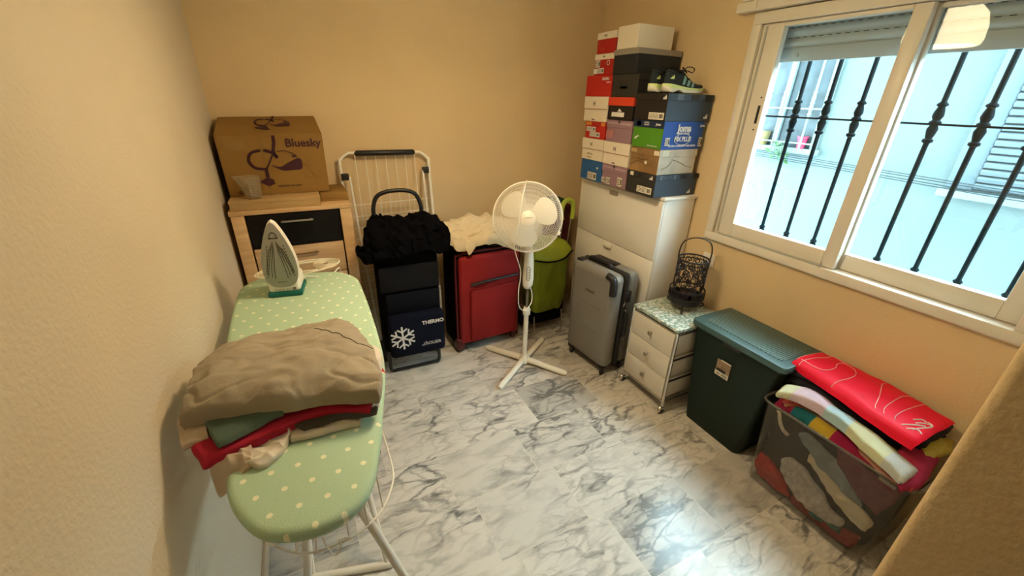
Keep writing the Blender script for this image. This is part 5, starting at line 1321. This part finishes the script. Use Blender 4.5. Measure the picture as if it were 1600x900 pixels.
garment('folded_towel', 'navy black towel folded directly under the red satin cloth', 'towel', DKN, flat_stack(1.945, 2.175, .318, .845, .632, .005, .004), .050, 50, 20, .003, 9, 18, fold=.002)
REDS = mat('red_satin', (.78, .006, .035), .5, bump=.1, bs=20, spec=.25)
b = bm_new()
rows = [[(1.956,0.829,0.622), (1.918,0.642,0.624), (1.875,0.454,0.620), (1.864,0.334,0.612)], [(1.965,0.847,0.652), (1.966,0.678,0.656), (1.916,0.473,0.654), (1.890,0.327,0.645)], [(2.067,0.844,0.662), (2.075,0.658,0.664), (2.072,0.465,0.660), (2.009,0.321,0.652)], [(2.171,0.833,0.655), (2.182,0.654,0.655), (2.169,0.457,0.652), (2.142,0.316,0.648)]]
ctr = Vector((2.05, .58, .60))
slab(b, [[Vector(p)-ctr for p in r_] for r_ in rows], .024, 60, 34, .003, 8, 19, 3, fold=.002)
from mathutils.bvhtree import BVHTree
b.faces.ensure_lookup_table(); bvh = BVHTree.FromBMesh(b)
rs = obj('red_satin_cloth', b, REDS, None, 70, loc=ctr); tag(rs, 'shiny red satin cloth with white curved lines folded on top of the dark towels', 'cloth')
def on_red(p, lift=.0008):
    p = Vector(p)-ctr; h = bvh.ray_cast(p+Vector((0, 0, .3)), Vector((0, 0, -1)))
    if h[0] is None:
        h = bvh.find_nearest(p)
    return h[0]+Vector((0, 0, lift))
WLINE = mat('white_print_line', (.80, .45, .42), .5)
def red_line(pts, r=.0016):
    b_ = bm_new(); tube(b_, [on_red(p) for p in catmull(pts, 8)], r, 5); return b_
for pts in ([(1.955,0.813,0.640), (1.987,0.817,0.650), (2.052,0.803,0.655), (2.106,0.782,0.660), (2.168,0.784,0.660)],
            [(1.994,0.829,0.655), (1.985,0.771,0.655), (1.998,0.727,0.655), (2.057,0.715,0.656), (2.102,0.728,0.656), (2.157,0.719,0.660)],
            [(2.168,0.784,0.660), (2.146,0.724,0.660), (2.127,0.672,0.660), (2.086,0.645,0.655), (2.031,0.642,0.650), (1.967,0.656,0.650), (1.931,0.657,0.640)],
            [(1.996,0.856,0.652), (2.077,0.831,0.660), (2.177,0.832,0.658)],
            [(2.146,0.555,0.660), (2.114,0.556,0.660), (2.008,0.519,0.655), (1.942,0.501,0.645), (1.923,0.491,0.640)],
            [(2.163,0.461,0.655), (2.112,0.477,0.660), (2.032,0.479,0.660), (1.958,0.475,0.650), (1.919,0.461,0.640)],
            [(2.161,0.413,0.655), (2.086,0.424,0.660), (1.999,0.431,0.660), (1.940,0.431,0.650), (1.915,0.423,0.640)]):
    obj('white_line', red_line(pts), WLINE, rs, 50)
b_ = bm_new()
for pts in ([(1.973,0.390,0.655), (2.010,0.376,0.655), (2.011,0.361,0.655)], [(1.960,0.377,0.655), (1.997,0.360,0.655), (2.010,0.342,0.652)], [(2.016,0.359,0.655), (2.010,0.342,0.652), (1.975,0.346,0.650), (1.914,0.367,0.650)],
            [(1.909,0.399,0.650), (1.940,0.377,0.650), (1.977,0.352,0.650)], [(1.902,0.380,0.650), (1.929,0.359,0.648), (1.919,0.340,0.640)]):
    tube(b_, [on_red(p) for p in catmull(pts, 6)], .0026, 5)
obj('white_logo', b_, PRINTW, rs, 50)

# ================================================================== IRONING BOARD
BX, BYc = -.085, 1.37
root = thing('ironing_board', 'ironing board with a green white-dotted cover and white wire frame', 'ironing board', (BX, BYc, 0))
outline = [(-.262, .90), (-.250, .805), (-.203, .710), (-.155, .672), (-.085, .655), (-.014, .673), (.036, .745), (.092, .955), (.142, 1.205), (.158, 1.542), (.159, 1.84), (.146, 1.945), (.085, 2.03), (.0, 2.06), (-.13, 2.075), (-.25, 2.075), (-.300, 2.03), (-.323, 1.94), (-.325, 1.548), (-.295, 1.15)]
ol = catmull([(x, y, 0) for x, y in outline], 5, True)
cen = Vector((-.08, 1.37, 0))
bm = bm_new(); prev = None; rgs = []
for dz, off in ((-.036, -.012), (-.034, 0), (-.022, .005), (-.010, .004), (-.003, -.003), (0, -.012)):
    rg = []
    for i, p in enumerate(ol):
        a = ol[i-1]; c = ol[(i+1) % len(ol)]; t_ = (c-a).normalized(); n_ = Vector((t_.y, -t_.x, 0))
        if n_.dot(p-cen) < 0: n_ = -n_
        q = p+n_*off; rg.append(bm.verts.new((q.x-BX, q.y-BYc, .960+dz)))
    rgs.append(rg)
for A, B in zip(rgs, rgs[1:]):
    k = len(A)
    for j in range(k): bm.faces.new((A[j], A[(j+1) % k], B[(j+1) % k], B[j]))
bm.faces.new(rgs[0][::-1]); bm.faces.new(rgs[-1])
bd = obj('padded_cover', bm, DOTS, root, 60)
def W2(p): return Vector((p[0]-BX, p[1]-BYc, p[2]))
# legs
for nm, pts, r_ in (('leg', [(-.015, .735, .915), (.18, .795, .018)], .011), ('leg', [(-.115, .775, .915), (-.235, .99, .018)], .011), ('leg', [(-.02, 1.62, .915), (.055, 1.14, .018)], .011), ('leg', [(-.16, 1.62, .915), (-.22, 1.22, .018)], .011)):
    bm = bm_new(); tube(bm, [W2(p) for p in pts], r_, 12); obj(nm, bm, WHITEM, root, 50)
bm = bm_new(); tube(bm, [W2((-.235, 1.215, .017)), W2((.075, 1.13, .017))], .015, 10, flat=.8); obj('foot_bar', bm, WHITEM, root, 50)
bm = bm_new(); tube(bm, [W2((-.25, 1.0, .016)), W2((.20, .79, .016))], .013, 10); obj('foot_bar', bm, WHITEM, root, 50)
# wire linen rack
rim = [(0.083,0.966,0.900), (0.088,0.906,0.870), (0.089,0.837,0.845), (0.079,0.797,0.835), (0.046,0.744,0.830), (0.010,0.715,0.830), (-0.034,0.698,0.830), (-0.114,0.699,0.830), (-0.159,0.724,0.830), (-0.191,0.754,0.830), (-0.209,0.780,0.830), (-.285, .92, .85), (-.285, 1.3, .86), (-.285, 1.7, .88)]
bm = bm_new(); tube(bm, [W2(p) for p in catmull(rim, 6)], .0028, 6)
for a, b_ in (((0.043,0.789,0.925), (0.046,0.744,0.830)), ((0.004,0.703,0.925), (0.007,0.715,0.830)), ((-0.034,0.684,0.925), (-0.038,0.699,0.830)), ((-0.094,0.672,0.925), (-0.107,0.698,0.830)), ((-0.132,0.678,0.925), (-0.146,0.718,0.830)), ((-0.170,0.696,0.925), (-0.188,0.751,0.830))):
    tube(bm, [W2(a), W2(b_)], .0024, 6)
tube(bm, [W2(p) for p in catmull([(-0.084,0.659,0.920), (-0.081,0.674,0.860), (-0.070,0.672,0.830), (-0.055,0.667,0.860), (-0.055,0.676,0.870), (-0.037,0.681,0.860)], 6)], .002, 6)
for y in (1.0, 1.15, 1.3, 1.45, 1.6): tube(bm, [W2((-.285, y, .86)), W2((-.26, y, .925))], .0024, 6)
obj('wire_rack', bm, WHITEM, root, 50)
# iron rest of concentric wire beyond the far end
bm = bm_new()
def stad(hw, hd, z, n=40): return [W2((-.085+hw*cos(2*pi*i/n)*(1), 2.185+hd*sin(2*pi*i/n)+.03*cos(2*pi*i/n), z)) for i in range(n)]
tube(bm, stad(.192, .092, .945), .005, 8, True)
for sg in (-1, 1):
    cxx = -.085+sg*.125
    for k in range(7):
        a = .058-.007*k; pts = []
        for i in range(24): q = 2*pi*i/24; pts.append(W2((cxx+a*cos(q), 2.185+a*1.25*sin(q)+sg*.018, .945)))
        tube(bm, pts, .0029, 5, True)
for y in (-.06, .065): tube(bm, [W2((-.17, 2.185+y, .944)), W2((.0, 2.19+y, .944))], .006, 6)
tube(bm, [W2((-.03, 2.04, .93)), W2((-.03, 2.13, .942))], .004, 6); tube(bm, [W2((-.15, 2.04, .93)), W2((-.15, 2.13, .942))], .004, 6)
obj('iron_rest', bm, mat('cream_coated_wire', (.72, .66, .48), .4), root, 50)

# ================================================================== STEAM IRON
root = thing('steam_iron', 'white and teal steam iron standing on its heel, soleplate facing out', 'iron', (-.1335, 1.862, .9605), R(-9))
SOLE = mat('grey_soleplate', (.33, .33, .30), .35, metal=.35); TEALP = mat('teal_plastic', (.0, .12, .10), .35)
half = [(0, .322), (.012, .312), (.030, .275), (.048, .225), (.061, .170), (.0645, .125), (.060, .085), (.048, .060), (.028, .047), (0, .043)]
hh_ = catmull([(x, z, 0) for x, z in half], 4)
poly = [(p.x, p.y) for p in hh_]+[(-p.x, p.y) for p in hh_[-2:0:-1]]
IM = frame((0, -.041, 0), (1, 0, 0), (0, 0, 1))
bm = bm_new(); prism(bm, poly[::-1], .008, IM @ T(0, 0, -.004), bevel=.002); so = obj('soleplate', bm, SOLE, root, 40)
bm = bm_new()
for sg in (-1, 1):
    for k, (a, b_, c) in enumerate(((.008, .018, .025), (.013, .028, .036), (.019, .038, .048), (.025, .045, .053))):
        tube(bm, [IM @ Vector((sg*p[0], p[1], .0045)) for p in catmull([(a*.9, .245-.01*k, 0), (a*1.1, .20, 0), (b_*1.0, .14, 0), (c*.95, .085+.008*k, 0)], 6)], .0011, 5)
    for i in range(11):
        t_ = i/10; p = IM @ Vector((sg*(.030+.020*t_), .225-.13*t_, .0046)); ring(bm, p, IM.col[2].xyz, .0022, .0008, 8, 4)
for i in range(8):
    q = pi*i/7; ring(bm, IM @ Vector((.013*cos(q), .262+.02*sin(q), .0046)), IM.col[2].xyz, .0022, .0008, 8, 4)
    ring(bm, IM @ Vector((.014*cos(q), .258, .0046)), IM.col[2].xyz, .002, .0008, 8, 4)
box(bm, -.018, .018, .068, .0695, .0042, .005, M=IM)
obj('steam_grooves', bm, B_INK, so, 40)
bm = bm_new(); rgs = []
for (yb, s, zt) in ((-.035, 1.0, 0), (-.02, 1.05, 0), (.0, 1.0, 0), (.022, .82, .0), (.035, .6, .0)):
    rgs.append([bm.verts.new((x*s, yb, .03+(z-.03)*(.5+.5*s) if z > .06 else z*1.0)) for x, z in poly])
for A, B in zip(rgs, rgs[1:]):
    k = len(A)
    for j in range(k): bm.faces.new((A[j], A[(j+1) % k], B[(j+1) % k], B[j]))
bm.faces.new(rgs[0][::-1]); bm.faces.new(rgs[-1]); obj('water_tank_body', bm, WHITEP, root, 50)
bm = bm_new(); box(bm, -.060, .060, -.042, .075, .020, .085, .012, 3); hl = obj('heel', bm, WHITEP, root, 50)
bm = bm_new(); box(bm, -.066, .066, -.047, .085, 0, .0225, .006, 3); obj('teal_heel_base', bm, TEALP, root, 50)
bm = bm_new()
IH = frame((0, -.0425, .034), (1, 0, 0), (0, 0, 1))
for i in range(5): ring(bm, IH @ Vector((-.032+.014*i, .0, .0003)), (0, 1, 0), .0042, .0006, 10, 4)
box(bm, .032, .044, -.006, .006, 0, .0008, M=IH); obj('symbols', bm, smat('grey_print_dark', (.12, .12, .12)), hl, 0)
bm = bm_new(); tube(bm, catmull([(0, .06, .05), (0, .095, .09), (0, .10, .16), (0, .085, .22), (0, .03, .255)], 6), [.018]*25, 10); obj('handle', bm, TEALP, root, 60)
bm = bm_new(); tube(bm, catmull([(.02, .08, .03), (.055, .12, .02), (.10, .16, -.002), (.16, .20, -.012), (.19, .30, -.03), (.15, .40, -.25), (.10, .45, -.6), (.08, .46, -.94)], 6), .0035, 8); obj('power_cord', bm, WHITEP, root, 60)

# ================================================================== CLOTHES ON THE BOARD
C_TAUPE = mat('taupe_jersey', (.33, .285, .215), .95, bump=.25, bs=120, var=.05, vs=5); C_GREEN = mat('sage_green_jersey', (.075, .115, .085), .95, bump=.25, bs=120)
C_CRIM = mat('crimson_jersey', (.36, .008, .03), .9, bump=.2, bs=120); C_BEIGE = mat('pale_beige_cotton', (.52, .43, .33), .95, bump=.2, bs=100)
C_WHITE = mat('off_white_cotton', (.62, .57, .48), .95, bump=.2, bs=100); C_DARK = mat('dark_brown_cotton', (.05, .045, .035), .95)
C_PINK = mat('pink_tape', (.65, .05, .10), .8)
garment('folded_shirt', 'off-white crumpled garment directly on the board below the dark one', 'garment', C_WHITE,
    [[(-0.130,1.016,0.985), (-0.055,1.023,0.985), (0.045,1.022,0.985)], [(-0.131,0.945,0.985), (-0.067,0.940,0.987), (0.042,0.937,0.985)], [(-0.132,0.906,0.974), (-0.074,0.901,0.975), (0.034,0.896,0.974)]], .014, 80, 50, .003, 16, 31, fold=.010, fd=(.2, 1, 0), fs=150, er=.01)
garment('folded_shirt', 'dark brown thin garment sandwiched above the off-white one', 'garment', C_DARK,
    [[(-0.124,0.997,0.998), (-0.054,1.006,0.998), (0.085,0.987,0.998)], [(-0.124,0.946,0.998), (-0.044,0.934,0.998), (0.082,0.926,0.996)], [(-0.097,0.915,0.993), (-0.031,0.910,0.992), (0.073,0.897,0.990)]], .009, 40, 20, .002, 12, 32, fold=.002)
garment('folded_shirt', 'pale wrinkled garment bunched at the middle front of the pile', 'garment', C_WHITE,
    [[(-0.253,1.034,0.985), (-0.194,1.045,0.985), (-0.094,1.041,0.985)], [(-0.246,0.947,0.985), (-0.182,0.948,0.988), (-0.104,0.965,0.985)], [(-0.225,0.871,0.972), (-0.178,0.859,0.974), (-0.133,0.906,0.974)]], .018, 100, 70, .005, 16, 33, fold=.018, fd=(.75, .65, 0), fs=95, rid=.008, rs=9, er=.012)
garment('folded_shirt', 'beige garment drooping over the left side of the board, lowest of the pile', 'garment', C_BEIGE,
    [[(-0.295,0.912,0.990), (-0.265,0.923,0.995), (-0.206,0.918,0.995)], [(-0.296,0.897,0.965), (-0.262,0.886,0.980), (-0.210,0.883,0.985)], [(-0.299,0.897,0.925), (-0.269,0.878,0.945), (-0.215,0.864,0.972)], [(-0.293,0.885,0.900), (-0.280,0.878,0.910), (-0.248,0.859,0.955)]], .014, 60, 50, .004, 14, 34, fold=.012, fd=(1, .3, 0), fs=90, rid=.006, rs=9)
garment('folded_shirt', 'crimson folded garment making a bright band across the pile', 'garment', C_CRIM,
    [[(-0.323,1.033,1.012), (-0.199,1.001,1.022), (-0.081,1.015,1.022), (0.089,1.024,1.015)], [(-0.329,0.961,1.008), (-0.224,0.944,1.015), (-0.098,0.971,1.020), (0.077,0.948,1.018)], [(-0.320,0.919,1.000), (-0.260,0.907,1.008), (-0.157,0.925,1.012), (-0.056,0.948,1.012), (0.069,0.915,1.010)], [(-0.308,0.888,0.988), (-0.262,0.896,0.996), (-0.192,0.914,1.000), (-0.117,0.938,1.000), (-0.036,0.933,1.000), (0.062,0.901,1.000)]], .018, 60, 34, .002, 8, 35, fold=.001)
garment('folded_shirt', 'pale beige garment end poking out left between taupe and crimson', 'garment', C_BEIGE,
    [[(-0.362,1.093,1.030), (-0.328,1.088,1.032), (-0.280,1.085,1.032)], [(-0.362,1.036,1.025), (-0.326,1.025,1.030), (-0.281,1.029,1.030)], [(-0.363,1.009,1.015), (-0.333,0.998,1.020), (-0.291,0.985,1.020)], [(-0.344,0.947,1.005), (-0.320,0.948,1.010), (-0.291,0.952,1.012)]], .014, 50, 40, .004, 14, 36, fold=.008, fs=80, rid=.005, rs=9)
garment('folded_shirt', 'sage green folded garment under the taupe shirt', 'garment', C_GREEN,
    [[(-0.290,1.090,1.048), (-0.197,1.076,1.048), (-0.091,1.058,1.048)], [(-0.303,1.000,1.042), (-0.220,0.984,1.044), (-0.123,0.970,1.044)], [(-0.291,0.958,1.034), (-0.225,0.945,1.038), (-0.131,0.953,1.040)], [(-0.268,0.906,1.022), (-0.219,0.918,1.028), (-0.139,0.946,1.034)]], .016, 44, 28, .002, 9, 37, fold=.001)
garment('folded_shirt', 'white garment edge sticking out at the right side of the pile', 'garment', C_WHITE,
    [[(0.071,1.169,1.030), (0.112,1.188,1.025), (0.135,1.166,1.015)], [(0.061,1.096,1.032), (0.102,1.094,1.028), (0.135,1.111,1.008)], [(0.056,1.033,1.030), (0.089,1.025,1.025), (0.119,1.066,1.000)], [(0.052,0.973,1.030), (0.083,0.963,1.020), (0.103,0.991,1.000)]], .016, 24, 26, .005, 20, 38, fold=.006, fs=80)
ts = garment('folded_shirt', 'large taupe t-shirt spread over the top of the clothes pile', 't-shirt', C_TAUPE,
    [[(-0.355,1.245,1.050), (-0.296,1.295,1.060), (-0.228,1.337,1.062), (-0.136,1.339,1.062), (-0.024,1.330,1.062), (0.055,1.332,1.055), (0.112,1.125,1.048)],
     [(-0.340,1.155,1.080), (-0.264,1.149,1.098), (-0.191,1.160,1.100), (-0.112,1.153,1.100), (-0.021,1.158,1.095), (0.052,1.143,1.085), (0.111,1.043,1.058)],
     [(-0.337,1.074,1.085), (-0.264,1.032,1.105), (-0.181,1.015,1.110), (-0.097,1.008,1.108), (-0.023,1.005,1.100), (0.038,0.996,1.088), (0.103,0.967,1.058)],
     [(-0.341,1.019,1.070), (-0.276,0.987,1.085), (-0.196,0.969,1.090), (-0.108,0.963,1.088), (-0.036,0.964,1.080), (0.030,0.950,1.068), (0.096,0.931,1.050)],
     [(-0.349,0.996,1.048), (-0.294,0.979,1.058), (-0.215,0.962,1.060), (-0.124,0.942,1.060), (-0.056,0.945,1.056), (0.017,0.927,1.050), (0.084,0.910,1.040)]], .036, 130, 100, .008, 11, 39, fold=.006, fd=(.45, 1, 0), fs=34, rid=.011, rs=5.5)
bm = bm_new(); lc = ts.location
dgm = bmesh.new(); dgm.from_mesh(ts.data); tb = BVHTree.FromBMesh(dgm)
def on_ts(p, l=.0006):
    q = Vector(p)-lc; h = tb.ray_cast(q+Vector((0, 0, .3)), Vector((0, 0, -1))); return (h[0] if h[0] else tb.find_nearest(q)[0])+Vector((0, 0, l))
tube(bm, [on_ts(p, .0012) for p in catmull([(-0.041,1.246,1.080), (0.007,1.182,1.090), (0.051,1.135,1.085), (0.086,1.111,1.070), (0.107,1.112,1.055)], 8)], .0013, 5)
obj('collar_seam', bm, C_DARK, ts, 50)
bm = bm_new()
for dx in (0, 5): tube(bm, [on_ts(p) for p in catmull([(0.091,1.056,1.060), (0.080,0.978,1.060), (0.077,0.941,1.055), (0.073,0.916,1.045)] if dx == 0 else [(0.102,1.051,1.060), (0.091,0.980,1.055), (0.086,0.944,1.050), (0.081,0.916,1.045)], 8)], .0008, 4)
obj('hem_stitching', bm, mat('light_taupe_thread', (.42, .37, .28), .9), ts, 50)
garment('fabric_tab', 'small pink fabric tab at the right of the pile', 'tab', C_PINK, [[(0.119,1.109,1.000), (0.127,1.093,0.998)], [(0.118,1.088,0.995), (0.134,1.074,0.985)]], .004, 8, 8, .0005, 10, 40, fold=0)
garment('garment_tag', 'small white tag at the right end of the crimson garment', 'tag', C_WHITE, [[(0.073,0.942,1.018), (0.090,0.945,1.005)], [(0.068,0.916,1.005), (0.088,0.919,0.995)]], .008, 10, 10, .001, 10, 41, fold=0)

# ------------------------------------------------------------------ groups of repeated things
for nm, g in (('shoe_box', 'shoe boxes stacked on the white cabinet'), ('running_shoe', 'pair of running shoes on the shoe boxes'), ('folded_garment', 'garments packed in the clear tub'),
              ('folded_shirt', 'clothes piled on the ironing board'), ('knitted_blanket', 'knitted blankets on top of the clear tub'), ('folded_towel', 'dark towels behind the blankets'),
              ('flower_pot', 'pots on the far window ledge'), ('flat_carton', 'flat cartons on the oak chest')):
    for o in list(COL.objects):
        if o.parent is None and o.name.split('.')[0] == nm and 'label' in o: o['group'] = g
